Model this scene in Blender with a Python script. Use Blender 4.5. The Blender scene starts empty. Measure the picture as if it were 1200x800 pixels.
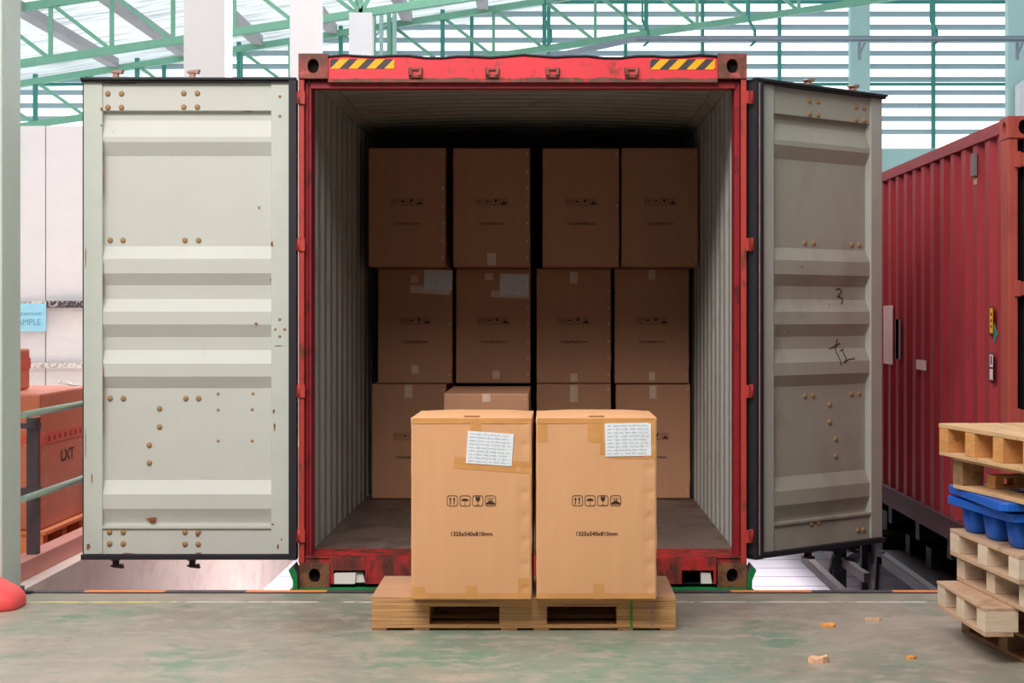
import bpy, bmesh, math, random
from mathutils import Vector, Matrix, noise
random.seed(7)
R = math.radians
SC = bpy.context.scene
COL = SC.collection

# ------------------------------------------------------------------ camera, light, exposure
EYE = 1.44
F = 2060.0                                    # focal length in pixels of the 1200 wide frame
cd = bpy.data.cameras.new('camera'); cam = bpy.data.objects.new('camera', cd); COL.objects.link(cam)
cam.location = (0, 0, EYE); cam.rotation_euler = (R(90), 0, 0)
cd.sensor_width = 36; cd.sensor_fit = 'HORIZONTAL'; cd.lens = F / 1200 * 36
cd.shift_x = -45 / 1200; cd.shift_y = 30 / 1200 * -1
cd.clip_end = 300
SC.camera = cam

world = bpy.data.worlds.new('sky'); SC.world = world; world.use_nodes = True
bg = world.node_tree.nodes['Background']
bg.inputs[0].default_value = (0.90, 0.97, 1.0, 1); bg.inputs[1].default_value = 2.0

def area(name, loc, target, sx, sy, power, color=(1, 1, 1)):
    l = bpy.data.lights.new(name, 'AREA'); l.shape = 'RECTANGLE'; l.size = sx; l.size_y = sy
    l.energy = power; l.color = color
    o = bpy.data.objects.new(name, l); COL.objects.link(o); o.location = loc
    d = Vector(target) - Vector(loc); o.rotation_euler = d.to_track_quat('-Z', 'Y').to_euler()
    return o
area('skylight_key', (-2.4, 3.6, 6.7), (-0.2, 9.4, 0.6), 6.0, 2.4, 790, (1.0, 0.935, 0.895))
area('slot_fill_light', (-0.9, 16.0, 6.6), (-2.6, 15.4, -0.8), 1.6, 7, 900, (1.0, 0.96, 0.96)).data.spread = R(75)  # added unseen lamp, brightens the side face of the raised platform
area('yard_fill_light', (1.0, 21.0, 7.2), (0.5, 21.0, 0), 13, 14, 1100, (1.0, 0.97, 0.98))  # added unseen lamp brightening the yard under the translucent roof
area('front_fill', (-1.5, -4.2, 4.6), (0, 9, 1.2), 8, 3, 22, (1.0, 0.93, 0.90))  # added soft fill just inside the closed front wall

vs = SC.view_settings
vs.view_transform = 'Standard'; vs.look = 'None'; vs.gamma = 1; vs.exposure = 0.0; vs.use_curve_mapping = False
try:
    SC.cycles.use_denoising = True
    SC.cycles.max_bounces = 8; SC.cycles.diffuse_bounces = 5
    SC.cycles.sample_clamp_indirect = 6
except Exception: pass

def at(px, py, Y):
    """photo pixel at depth Y -> point of the hall"""
    return Vector(((px - 645) * Y / F, Y, EYE - (py - 370) * Y / F))

# ------------------------------------------------------------------ materials
def lin(c):
    return tuple(((v / 255) / 12.92 if v / 255 <= 0.04045 else ((v / 255 + 0.055) / 1.055) ** 2.4) for v in c) + (1,)
MATS = {}
def mat(name, rgb, rough=0.6, metal=0.0, var=0.10, scale=4.0, stretch=(1, 1, 1), bump=0.0, bscale=30.0,
        marks=(), spec=0.4, coat=0.0):
    """marks: list of (rgb, scale, stretch, low, high, amount) worn or dirty patches"""
    if name in MATS: return MATS[name]
    m = bpy.data.materials.new(name); m.use_nodes = True; nt = m.node_tree; N = nt.nodes; L = nt.links
    b = N['Principled BSDF']
    b.inputs['Roughness'].default_value = rough; b.inputs['Metallic'].default_value = metal
    b.inputs['Specular IOR Level'].default_value = spec
    if coat: b.inputs['Coat Weight'].default_value = coat
    tc = N.new('ShaderNodeTexCoord')
    def noise_node(sc, st, detail=5):
        mp = N.new('ShaderNodeMapping'); mp.inputs['Scale'].default_value = st
        L.new(tc.outputs['Object'], mp.inputs[0])
        n = N.new('ShaderNodeTexNoise'); n.inputs['Scale'].default_value = sc; n.inputs['Detail'].default_value = detail
        n.inputs['Roughness'].default_value = 0.6
        L.new(mp.outputs[0], n.inputs[0]); return n
    n = noise_node(scale, stretch)
    mr = N.new('ShaderNodeMapRange'); mr.inputs[1].default_value = 0.25; mr.inputs[2].default_value = 0.75
    mr.inputs[3].default_value = 1 - var; mr.inputs[4].default_value = 1 + var
    L.new(n.outputs[0], mr.inputs[0])
    mul = N.new('ShaderNodeVectorMath'); mul.operation = 'SCALE'; mul.inputs[0].default_value = lin(rgb)[:3]
    L.new(mr.outputs[0], mul.inputs['Scale'])
    out = mul.outputs[0]
    for (c, sc, st, lo, hi, amt) in marks:
        k = noise_node(sc, st, 8)
        r = N.new('ShaderNodeMapRange'); r.inputs[1].default_value = lo; r.inputs[2].default_value = hi
        r.inputs[3].default_value = 0; r.inputs[4].default_value = amt; r.clamp = True
        L.new(k.outputs[0], r.inputs[0])
        mx = N.new('ShaderNodeMix'); mx.data_type = 'RGBA'
        L.new(r.outputs[0], mx.inputs[0]); L.new(out, mx.inputs[6]); mx.inputs[7].default_value = lin(c)
        out = mx.outputs[2]
    L.new(out, b.inputs['Base Color'])
    if bump:
        k = noise_node(bscale, stretch); bp = N.new('ShaderNodeBump'); bp.inputs['Strength'].default_value = bump
        bp.inputs['Distance'].default_value = 0.01
        L.new(k.outputs[0], bp.inputs['Height']); L.new(bp.outputs[0], b.inputs['Normal'])
    MATS[name] = m; return m

U = (1, 1, 1)
RUST = (110, 62, 40)
M_floor = mat('worn_green_floor', (160, 147, 133), 0.38, var=0.14, scale=2.5, stretch=(0.8, 1, 1), bump=0.05, bscale=60,
              marks=[((118, 146, 126), 0.45, (0.7, 0.5, 1), 0.42, 0.58, 0.85), ((178, 164, 150), 4.0, (0.7, 0.8, 1), 0.52, 0.66, 0.6),
                     ((92, 138, 112), 2.6, (0.9, 0.7, 1), 0.54, 0.64, 0.6), ((128, 112, 98), 0.9, (0.5, 0.9, 1), 0.50, 0.70, 0.6),
                     ((176, 162, 148), 13.0, (0.5, 0.6, 1), 0.50, 0.60, 0.6), ((84, 128, 104), 17.0, (0.7, 0.5, 1), 0.58, 0.66, 0.4),
                     ((104, 92, 80), 24.0, U, 0.64, 0.72, 0.5)])
M_concrete = mat('dock_concrete', (222, 204, 194), 0.85, var=0.10, scale=2, bump=0.1,
                 marks=[((200, 172, 156), 3, (1, 1, 2), 0.5, 0.7, 0.6)])
M_yard = mat('yard_concrete', (196, 191, 202), 0.8, var=0.08, scale=0.6)
M_yardline = mat('yard_joint', (128, 120, 126), 0.9)
M_white = mat('white_paint', (226, 226, 226), 0.6, var=0.03, scale=2)
M_mint = mat('pale_mint_paint', (200, 210, 200), 0.6, var=0.05, scale=3,
             marks=[((168, 150, 132), 5, (1, 1, 0.4), 0.66, 0.74, 0.5)])
M_tealpaint = mat('pale_teal_paint', (176, 208, 204), 0.6, var=0.04)
M_slat = mat('louvre_slat', (150, 172, 178), 0.6, var=0.05)
M_green = mat('truss_green', (122, 180, 152), 0.5, var=0.08)
M_teal = mat('bracket_teal', (62, 142, 130), 0.5, var=0.1)
M_purlin = mat('purlin_grey', (176, 166, 172), 0.5, var=0.18, scale=1.5, stretch=(1, 0.6, 1))
M_railgrey = mat('crane_rail_grey', (138, 150, 160), 0.5, var=0.08)
M_panelwhite = mat('cold_room_panel', (224, 220, 220), 0.5, var=0.03)
M_inner = mat('container_inner', (166, 163, 157), 0.6, var=0.12, scale=3, stretch=(1, 1, 0.3),
              marks=[((120, 108, 90), 6, (1, 2, 0.5), 0.56, 0.72, 0.6), ((92, 80, 66), 16, (1, 1, 0.7), 0.66, 0.75, 0.7)])
M_red = mat('container_red', (226, 60, 70), 0.45, var=0.08, scale=3, bump=0.05,
            marks=[((120, 60, 44), 9, U, 0.60, 0.68, 0.7)])
M_redlip = mat('container_red_lip', (150, 26, 38), 0.5, var=0.15, scale=5, marks=[((60, 26, 26), 10, U, 0.55, 0.65, 0.7)])
M_redworn = mat('container_red_worn', (186, 44, 44), 0.6, var=0.2, scale=5, bump=0.3,
                marks=[((92, 50, 40), 5, (1, 1, 0.4), 0.43, 0.55, 0.9), ((70, 44, 36), 16, (1, 1, 0.4), 0.52, 0.6, 0.75), ((150, 110, 84), 18, (1, 1, 0.5), 0.62, 0.7, 0.5)])
M_orange_red = mat('corner_post_red', (184, 62, 52), 0.5, var=0.14, scale=5,
                   marks=[((104, 62, 44), 12, (1, 1, 0.4), 0.57, 0.64, 0.85)])
M_rustred = mat('casting_rusty', (140, 72, 64), 0.6, var=0.2, scale=8, bump=0.3,
                marks=[((96, 62, 46), 14, U, 0.46, 0.58, 0.85), ((216, 92, 92), 9, U, 0.58, 0.66, 0.7)])
M_rustbrown = mat('casting_brown', (128, 88, 58), 0.75, var=0.2, scale=10, bump=0.4,
                  marks=[((84, 52, 38), 14, U, 0.46, 0.58, 0.8), ((150, 50, 44), 9, U, 0.62, 0.68, 0.7)])
M_grime = mat('grime_edge', (112, 82, 70), 0.8, var=0.3, scale=14, marks=[((190, 60, 64), 16, (1, 1, 1), 0.54, 0.6, 0.8)])
M_dark = mat('dark_cavity', (14, 10, 12), 0.9, var=0.0)
M_rubber = mat('gasket_rubber', (36, 34, 42), 0.55, var=0.2, scale=8)
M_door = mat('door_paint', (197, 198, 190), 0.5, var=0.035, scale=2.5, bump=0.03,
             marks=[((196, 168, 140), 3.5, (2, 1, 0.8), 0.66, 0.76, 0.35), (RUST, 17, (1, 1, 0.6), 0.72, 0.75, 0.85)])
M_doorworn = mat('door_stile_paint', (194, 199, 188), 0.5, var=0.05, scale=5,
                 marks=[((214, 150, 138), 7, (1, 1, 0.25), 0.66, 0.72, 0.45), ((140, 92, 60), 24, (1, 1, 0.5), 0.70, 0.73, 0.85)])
M_door2 = mat('door_paint_shaded', (166, 162, 148), 0.5, var=0.07, scale=2.0, bump=0.03,  # darker copy of the door paint, right door's shade put into the colour
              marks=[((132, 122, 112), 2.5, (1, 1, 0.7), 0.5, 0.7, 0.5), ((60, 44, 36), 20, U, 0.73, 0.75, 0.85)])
M_doorworn2 = mat('door_stile_shaded', (176, 175, 165), 0.5, var=0.06, scale=5,  # stile paint darkened likewise, shade of the turned-back door painted in
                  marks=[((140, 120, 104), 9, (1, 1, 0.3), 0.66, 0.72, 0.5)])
M_bolt = mat('bolt_rusty', (158, 122, 82), 0.5, var=0.25, scale=20)
M_cam = mat('lock_cam_rust', (176, 136, 126), 0.7, var=0.25, scale=20)
M_camdark = mat('lock_cam_dark', (72, 60, 54), 0.6, var=0.25, scale=20)
M_scratch = mat('black_pen', (48, 44, 48), 0.8)
M_redpaint = mat('bright_red_edge', (232, 26, 46), 0.4, var=0.05)
M_hazy = mat('hazard_yellow', (250, 176, 20), 0.45, var=0.03)
M_hazk = mat('hazard_black', (66, 60, 66), 0.5, var=0.25, scale=12)
M_steelstrip = mat('dock_edge_steel', (88, 78, 84), 0.5, var=0.2, scale=6)
M_orange = mat('dock_edge_orange', (240, 146, 74), 0.5, var=0.14, scale=8, stretch=(1, 1, 1),
               marks=[((120, 96, 84), 12, U, 0.62, 0.68, 0.6)])
M_yellowline = mat('worn_yellow_line', (206, 190, 120), 0.6, marks=[((160, 168, 150), 8, (1, 1, 1), 0.50, 0.56, 0.9)])
M_whiteline = mat('worn_white_line', (214, 206, 196), 0.6, marks=[((130, 132, 118), 9, (1, 1, 1), 0.52, 0.58, 0.9)])
M_intfloor = mat('container_plywood', (118, 99, 90), 0.6, var=0.2, scale=3, stretch=(1, 0.4, 1),
                 marks=[((84, 66, 60), 5, (1, 0.5, 1), 0.5, 0.62, 0.7), ((160, 136, 116), 9, (0.3, 1, 1), 0.6, 0.7, 0.5)])
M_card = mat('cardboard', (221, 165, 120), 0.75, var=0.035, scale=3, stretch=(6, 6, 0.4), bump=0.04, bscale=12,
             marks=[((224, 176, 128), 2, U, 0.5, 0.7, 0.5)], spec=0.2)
M_cardin = mat('cardboard_shaded', (194, 144, 112), 0.75, var=0.04, scale=3, stretch=(6, 6, 0.4), bump=0.04, bscale=12,  # same cardboard as the dock cartons, the container's shade painted into a darker tone
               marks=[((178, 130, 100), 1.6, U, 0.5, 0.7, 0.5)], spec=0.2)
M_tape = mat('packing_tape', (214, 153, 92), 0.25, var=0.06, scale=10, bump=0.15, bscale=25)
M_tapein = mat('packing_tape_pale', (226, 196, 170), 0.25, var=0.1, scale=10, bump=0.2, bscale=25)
M_ink = mat('ink', (62, 40, 34), 0.8)
M_paper = mat('paper', (232, 236, 240), 0.6, var=0.02, bump=0.15, bscale=8)
M_paperink = mat('printed_grid', (186, 190, 200), 0.8)
M_staple = mat('staple', (214, 204, 190), 0.3, metal=0.4)
M_ply = mat('pallet_ply_edge', (200, 150, 98), 0.7, var=0.36, scale=1.2, stretch=(0.7, 1, 100), bump=0.4, bscale=1.2,
            marks=[((120, 80, 50), 2, (0.7, 1, 85), 0.53, 0.6, 0.85), ((228, 186, 136), 2, (1.2, 1, 70), 0.58, 0.66, 0.6), ((90, 58, 38), 22, (1, 1, 4), 0.64, 0.7, 0.8)])
M_plytop = mat('pallet_ply_top', (198, 152, 118), 0.6, var=0.08, scale=3, stretch=(0.5, 3, 1))
M_wood = mat('pallet_wood_pale', (214, 192, 168), 0.75, var=0.14, scale=4, stretch=(1, 1, 5), bump=0.25, bscale=10,
             marks=[((150, 110, 78), 6, U, 0.6, 0.72, 0.6)])
M_woodtop = mat('pallet_board_pale', (194, 160, 132), 0.75, var=0.14, scale=5, stretch=(3, 0.6, 3), bump=0.25, bscale=10,
                marks=[((140, 100, 72), 5, U, 0.58, 0.7, 0.6)])
M_wood2 = mat('pallet_wood_orange', (208, 146, 86), 0.7, var=0.22, scale=8, stretch=(1, 1, 3), bump=0.25,
              marks=[((96, 56, 34), 12, U, 0.62, 0.7, 0.8)])
M_wood2top = mat('pallet_board_tan', (204, 164, 120), 0.75, var=0.2, scale=6, stretch=(3, 0.5, 3), bump=0.3,
                 marks=[((128, 88, 58), 8, U, 0.6, 0.7, 0.7)])
M_wood3 = mat('pallet_wood_brown', (150, 112, 78), 0.75, var=0.25, scale=6, stretch=(2, 1, 3), bump=0.3,
              marks=[((84, 56, 40), 8, U, 0.54, 0.66, 0.8)])
M_blue = mat('blue_plastic', (22, 92, 190), 0.4, var=0.08, scale=8, marks=[((70, 120, 180), 14, U, 0.66, 0.74, 0.5)])
M_red2 = mat('second_container_red', (156, 48, 54), 0.5, var=0.07, scale=2, stretch=(1, 1, 0.4),
             marks=[((120, 34, 40), 2.5, (1, 1, 0.5), 0.5, 0.68, 0.5), ((196, 140, 136), 22, (1, 1, 0.3), 0.70, 0.74, 0.6)])
M_red2post = mat('second_container_post', (172, 74, 62), 0.55, var=0.12, scale=5, stretch=(1, 1, 0.4),
                 marks=[((132, 50, 46), 6, (1, 1, 0.3), 0.52, 0.66, 0.7)])
M_red2dark = mat('second_container_door', (70, 22, 30), 0.6, var=0.15)
M_black = mat('chassis_black', (24, 24, 30), 0.6, var=0.2)
M_chgrey = mat('chassis_grey', (92, 84, 86), 0.5, var=0.15, scale=8)
M_fender = mat('mudguard_plastic', (54, 50, 54), 0.45, var=0.12)
M_tyre = mat('tyre', (26, 25, 27), 0.85, var=0.2)
M_chgreen = mat('chassis_green', (20, 128, 66), 0.5, var=0.12)
M_carton = mat('wrapped_carton', (192, 108, 78), 0.45, var=0.08, scale=3, bump=0.1, bscale=10,
               marks=[((222, 140, 104), 5, (1, 1, 3), 0.55, 0.7, 0.5)])
M_cartontape = mat('red_carton_tape', (206, 84, 62), 0.3, var=0.1, scale=10,
                   marks=[((226, 150, 120), 14, (1, 1, 2), 0.58, 0.66, 0.8)])
M_cartonpallet = mat('orange_pallet', (210, 124, 76), 0.7, var=0.12)
M_curb = mat('pink_curb', (216, 152, 140), 0.7, var=0.08, scale=4)
M_pipe = mat('rail_pipe', (164, 186, 168), 0.4, var=0.08, scale=8)
M_post = mat('rail_post', (88, 72, 78), 0.5, var=0.15, scale=6)
M_rack = mat('slotted_bar', (70, 62, 64), 0.5, var=0.3, scale=30, marks=[((196, 188, 186), 26, U, 0.55, 0.58, 0.9)])
M_rackw = mat('slotted_bar_white', (214, 208, 204), 0.5, var=0.1, scale=30, marks=[((150, 140, 136), 26, U, 0.52, 0.56, 0.8)])
M_bluepaper = mat('blue_sign_paper', (150, 210, 230), 0.6)
M_signink = mat('sign_ink', (104, 150, 172), 0.7)
M_coral = mat('coral_plastic', (246, 88, 86), 0.5, var=0.03, scale=8)
M_styro = mat('white_foam', (236, 228, 222), 0.8, var=0.04)
M_chip = mat('orange_wood_chip', (232, 152, 72), 0.7, var=0.15, scale=30)
M_chip2 = mat('pale_wood_chip', (224, 178, 140), 0.7, var=0.3, scale=60)
M_greystk = mat('grey_sticker', (120, 108, 108), 0.6)
M_whitestk = mat('white_sticker', (232, 206, 204), 0.6)
M_vent = mat('vent_grey', (120, 104, 108), 0.6)
M_greenstrap = mat('green_strap', (70, 140, 50), 0.5)

def roof_material():
    m = bpy.data.materials.new('translucent_roof_sheet'); m.use_nodes = True; nt = m.node_tree; N = nt.nodes; L = nt.links
    N.remove(N['Principled BSDF']); out = N['Material Output']
    tr = N.new('ShaderNodeBsdfTranslucent'); di = N.new('ShaderNodeBsdfDiffuse'); mx = N.new('ShaderNodeMixShader')
    tc = N.new('ShaderNodeTexCoord'); mp = N.new('ShaderNodeMapping'); mp.inputs['Scale'].default_value = (0.5, 5, 1)
    n = N.new('ShaderNodeTexNoise'); n.inputs['Scale'].default_value = 1.6; n.inputs['Detail'].default_value = 6
    cr = N.new('ShaderNodeValToRGB'); cr.color_ramp.elements[0].position = 0.38; cr.color_ramp.elements[0].color = (0.34, 0.35, 0.36, 1)
    cr.color_ramp.elements[1].position = 0.5; cr.color_ramp.elements[1].color = (0.62, 0.64, 0.65, 1)
    L.new(tc.outputs['Object'], mp.inputs[0]); L.new(mp.outputs[0], n.inputs[0]); L.new(n.outputs[0], cr.inputs[0])
    L.new(cr.outputs[0], tr.inputs[0]); di.inputs[0].default_value = (0.8, 0.8, 0.8, 1); mx.inputs[0].default_value = 0.15
    L.new(tr.outputs[0], mx.inputs[1]); L.new(di.outputs[0], mx.inputs[2]); L.new(mx.outputs[0], out.inputs[0])
    return m
M_roof = roof_material()

# ------------------------------------------------------------------ building helpers
def link(name, bm, mats, parent=None, smooth=False, recalc=True, bevel=0.0):
    if recalc: bmesh.ops.recalc_face_normals(bm, faces=bm.faces)
    me = bpy.data.meshes.new(name); bm.to_mesh(me); bm.free()
    for m in (mats if isinstance(mats, (list, tuple)) else [mats]): me.materials.append(m)
    if smooth:
        for p in me.polygons: p.use_smooth = True
    o = bpy.data.objects.new(name, me); COL.objects.link(o)
    if parent: o.parent = parent
    if bevel:
        b = o.modifiers.new('bevel', 'BEVEL'); b.width = bevel; b.segments = 2; b.limit_method = 'ANGLE'
    return o
def thing(name, label, cat, loc=(0, 0, 0), rz=0, group=None):
    o = bpy.data.objects.new(name, None); COL.objects.link(o); o.location = loc; o.rotation_euler = (0, 0, rz)
    o.empty_display_size = 0.1
    return tag(o, label, cat, group)
def tag(o, label, cat, group=None):
    o['label'] = label; o['category'] = cat
    if group: o['group'] = group
    return o
def struct(o): o['kind'] = 'structure'; return o
def stick(src, parent, loc=(0, 0, 0), rot=None, label=None):
    c = src.copy(); COL.objects.link(c); c.parent = parent; c.location = loc
    if rot is not None: c.rotation_euler = rot
    return c
def nb(): return bmesh.new()
def box(bm, x0, x1, y0, y1, z0, z1, mi=0):
    v = [bm.verts.new((x, y, z)) for z in (z0, z1) for y in (y0, y1) for x in (x0, x1)]
    for q in ((0, 1, 3, 2), (4, 6, 7, 5), (0, 4, 5, 1), (2, 3, 7, 6), (0, 2, 6, 4), (1, 5, 7, 3)):
        f = bm.faces.new([v[i] for i in q]); f.material_index = mi
    return v
def beam(bm, a, b, w, h=None, up=(0, 0, 1), mi=0):
    """box section from a to b"""
    a = Vector(a); b = Vector(b); h = h or w; d = (b - a).normalized(); u = Vector(up)
    if abs(d.dot(u)) > 0.98: u = Vector((0, 1, 0))
    s = d.cross(u).normalized(); t = s.cross(d).normalized()
    vs_ = []
    for p in (a, b):
        for (i, j) in ((-1, -1), (1, -1), (1, 1), (-1, 1)): vs_.append(bm.verts.new(p + s * (i * w / 2) + t * (j * h / 2)))
    for q in ((3, 2, 1, 0), (4, 5, 6, 7), (0, 1, 5, 4), (1, 2, 6, 5), (2, 3, 7, 6), (3, 0, 4, 7)):
        f = bm.faces.new([vs_[i] for i in q]); f.material_index = mi
def tube(bm, a, b, r, n=12, mi=0, r2=None):
    a = Vector(a); b = Vector(b); r2 = r if r2 is None else r2
    d = (b - a).normalized(); u = Vector((0, 0, 1)) if abs(d.z) < 0.95 else Vector((1, 0, 0))
    s = d.cross(u).normalized(); t = s.cross(d).normalized(); A = []; B = []
    for k in range(n):
        an = 2 * math.pi * k / n; v = s * math.cos(an) + t * math.sin(an)
        A.append(bm.verts.new(a + v * r)); B.append(bm.verts.new(b + v * r2))
    for k in range(n):
        f = bm.faces.new((A[k], A[(k + 1) % n], B[(k + 1) % n], B[k])); f.material_index = mi; f.smooth = True
    f = bm.faces.new(A[::-1]); f.material_index = mi
    f = bm.faces.new(B); f.material_index = mi
def prism(bm, pts, axis, a, b, mi=0):
    """polygon pts extruded along axis between a and b. pts order: for 'y' (x,z), 'x' (y,z), 'z' (x,y)"""
    def P(p, c): return {'y': (p[0], c, p[1]), 'x': (c, p[0], p[1]), 'z': (p[0], p[1], c)}[axis]
    A = [bm.verts.new(P(p, a)) for p in pts]; B = [bm.verts.new(P(p, b)) for p in pts]; n = len(pts)
    fs = [bm.faces.new(A), bm.faces.new(B[::-1])]
    for k in range(n): fs.append(bm.faces.new((A[k], B[k], B[(k + 1) % n], A[(k + 1) % n])))
    for f in fs: f.material_index = mi
def lathe(bm, prof, n=40, mi=0):
    rings = [[bm.verts.new((r * math.cos(2 * math.pi * k / n), r * math.sin(2 * math.pi * k / n), z)) for k in range(n)] for r, z in prof]
    for a, b in zip(rings, rings[1:]):
        for k in range(n):
            f = bm.faces.new((a[k], a[(k + 1) % n], b[(k + 1) % n], b[k])); f.smooth = True; f.material_index = mi
    bm.faces.new(rings[0][::-1]); bm.faces.new(rings[-1])
def hole_face(bm, c, u, v, hu, hv, ru, rv, depth, mi=0, mdark=1, n=32):
    """rectangular plate with an oval pit: plate centre c, half sizes hu,hv along u,v; pit ru,rv going depth along u x v inwards"""
    c = Vector(c); u = Vector(u); v = Vector(v); w = u.cross(v)
    outer = []; inner = []; deep = []
    for k in range(n):
        a = 2 * math.pi * k / n + math.pi / 4; ca, sa = math.cos(a), math.sin(a); m = max(abs(ca), abs(sa))
        outer.append(bm.verts.new(c + u * (hu * ca / m) + v * (hv * sa / m)))
        e = 0.9
        iu = ru * math.copysign(abs(ca) ** e, ca); iv = rv * math.copysign(abs(sa) ** e, sa)
        inner.append(bm.verts.new(c + u * iu + v * iv)); deep.append(bm.verts.new(c + u * iu + v * iv - w * depth))
    for k in range(n):
        j = (k + 1) % n
        bm.faces.new((outer[k], outer[j], inner[j], inner[k])).material_index = mi
        bm.faces.new((inner[k], inner[j], deep[j], deep[k])).material_index = mi
    bm.faces.new(deep).material_index = mdark
def casting(name, x0, x1, y0, y1, z0, z1, m, parent, side=None, oval=(0.031, 0.039)):
    """corner fitting: hollow eyes at the front (and at side 'L' or 'R')"""
    bm = nb(); cx, cz = (x0 + x1) / 2, (z0 + z1) / 2; hx, hz = (x1 - x0) / 2, (z1 - z0) / 2
    hole_face(bm, (cx, y0, cz), (1, 0, 0), (0, 0, 1), hx, hz, oval[0], oval[1], 0.05)   # w = u x v = (0,-1,0): pit goes +y
    v = {}
    for i, x in enumerate((x0, x1)):
        for j, y in enumerate((y0, y1)):
            for k, z in enumerate((z0, z1)): v[i, j, k] = bm.verts.new((x, y, z))
    bm.faces.new((v[0, 1, 0], v[1, 1, 0], v[1, 1, 1], v[0, 1, 1])); bm.faces.new((v[0, 0, 1], v[1, 0, 1], v[1, 1, 1], v[0, 1, 1]))
    bm.faces.new((v[0, 0, 0], v[1, 0, 0], v[1, 1, 0], v[0, 1, 0]))
    hy = (y1 - y0) / 2; cy = (y0 + y1) / 2
    if side == 'L': hole_face(bm, (x0, cy, cz), (0, -1, 0), (0, 0, 1), hy, hz, 0.04, 0.034, 0.05)
    else: bm.faces.new((v[0, 0, 0], v[0, 1, 0], v[0, 1, 1], v[0, 0, 1]))
    bm.faces.new((v[1, 0, 0], v[1, 1, 0], v[1, 1, 1], v[1, 0, 1]))
    bmesh.ops.remove_doubles(bm, verts=bm.verts, dist=1e-5)
    return link(name, bm, [m, M_dark], parent)
def corrugated(bm, L0, L1, H0, H1, base, depth, pitch, thick, fn, mi_a=0, mi_b=1, start=0.0, rows=1, warp=None):
    """trapezoid sheet. fn(l, h, d) -> point; profile runs along l, d is the offset. Face A at d, face B at d+thick"""
    pts = []; l = L0; k = 0
    seg = [0.36, 0.14, 0.36, 0.14]
    while l < L1:
        for j, s in enumerate(seg):
            d = base if j in (0, 3) else base + depth
            if j == 0: pts.append((l, base)); l2 = l + seg[0] * pitch; pts.append((l2, base))
            elif j == 1: l2 = l + seg[1] * pitch; pts.append((l2, base + depth))
            elif j == 2: l2 = l + seg[2] * pitch; pts.append((l2, base + depth))
            else: l2 = l + seg[3] * pitch
            l = l2
            if l >= L1: break
    pts = [(min(a, L1), d) for a, d in pts]
    hs = [H0 + (H1 - H0) * i / rows for i in range(rows + 1)]
    W = warp or (lambda l, h: 0.0)
    A = [[bm.verts.new(fn(l, h, d + W(l, h))) for h in hs] for l, d in pts]
    B = [[bm.verts.new(fn(l, h, d + thick + W(l, h))) for h in hs] for l, d in pts]
    for g, mi, flip in ((A, mi_a, False), (B, mi_b, True)):
        for i in range(len(g) - 1):
            for j in range(rows):
                q = (g[i][j], g[i + 1][j], g[i + 1][j + 1], g[i][j + 1])
                f = bm.faces.new(q[::-1] if flip else q); f.material_index = mi
    n = len(pts)
    for i in range(n - 1):
        for j in (0, rows):
            bm.faces.new((A[i][j], A[i + 1][j], B[i + 1][j], B[i][j])).material_index = mi_a
    for i in (0, n - 1):
        for j in range(rows): bm.faces.new((A[i][j], A[i][j + 1], B[i][j + 1], B[i][j])).material_index = mi_a

def text_polys(s, size, align='CENTER', squeeze=1.0, off=0.0):
    c = bpy.data.curves.new('txt', 'FONT'); c.body = s; c.size = size; c.align_x = align; c.align_y = 'CENTER'
    c.resolution_u = 3; c.offset = off
    o = bpy.data.objects.new('txt', c); COL.objects.link(o)
    bpy.context.view_layer.update()
    dg = bpy.context.evaluated_depsgraph_get()
    me = bpy.data.meshes.new_from_object(o.evaluated_get(dg), depsgraph=dg)
    V = [(v.co.x * squeeze, v.co.y) for v in me.vertices]; P = [tuple(p.vertices) for p in me.polygons]
    bpy.data.objects.remove(o); bpy.data.curves.remove(c); bpy.data.meshes.remove(me)
    return V, P
def put_text(bm, s, size, cx, cz, fn, squeeze=1.0, align='CENTER', mi=0, off=0.0):
    V, P = text_polys(s, size, align, squeeze, off)
    vv = [bm.verts.new(fn(cx + x, cz + z)) for x, z in V]
    for p in P:
        try: f = bm.faces.new([vv[i] for i in p]); f.material_index = mi
        except ValueError: pass
def poly(bm, pts, fn, mi=0):
    vv = [bm.verts.new(fn(x, z)) for x, z in pts]; f = bm.faces.new(vv); f.material_index = mi; return f

# ------------------------------------------------------------------ the setting
DOCK_Y = 9.2; YARD = -1.2; PX = -2.77
bm = nb(); box(bm, -9, 9, -5, DOCK_Y, -1.2, 0); struct(link('floor', bm, M_floor))
bm = nb(); box(bm, -9, PX, DOCK_Y, 34.9, -1.2, 0); struct(link('floor', bm, M_concrete))      # raised side platform
bm = nb(); box(bm, -9, 15, -5, 36, -1.5, YARD); struct(link('floor', bm, M_yard))
bm = nb()
for i in range(26):
    y = 12.2 + i * 0.62; box(bm, PX + 0.01, 14.9, y, y + 0.02, YARD, YARD + 0.002)
struct(link('trim_1', bm, M_yardline))
# steel edge of the dock with its orange and black bars
bm = nb(); s = 224.0; per = 189.0
x = 30.0; edges = []
while x < 1330:
    k = math.floor((x - 100) / (per / 2)); nx = 100 + (k + 1) * per / 2 - (0.0)
    edges.append((x, nx, k % 2 == 0)); x = nx + 0.001
for a, b, orange in edges:
    box(bm, (a - 645) / s, (b - 645) / s, DOCK_Y - 0.055, DOCK_Y + 0.012, -0.1, 0.004, 1 if orange else 0)
box(bm, (30 - 645) / s, 3.0, DOCK_Y - 0.075, DOCK_Y - 0.055, -0.05, 0.0035, 2)
struct(link('trim_2', bm, [M_steelstrip, M_orange, M_rubber]))
bm = nb(); yy = 1.44 * F / 335
box(bm, (30 - 645) * yy / F, -1.9, yy - 0.03, yy + 0.01, 0, 0.0015, 0); box(bm, -1.9, 2.3, yy - 0.02, yy + 0.005, 0, 0.0015, 1)
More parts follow.
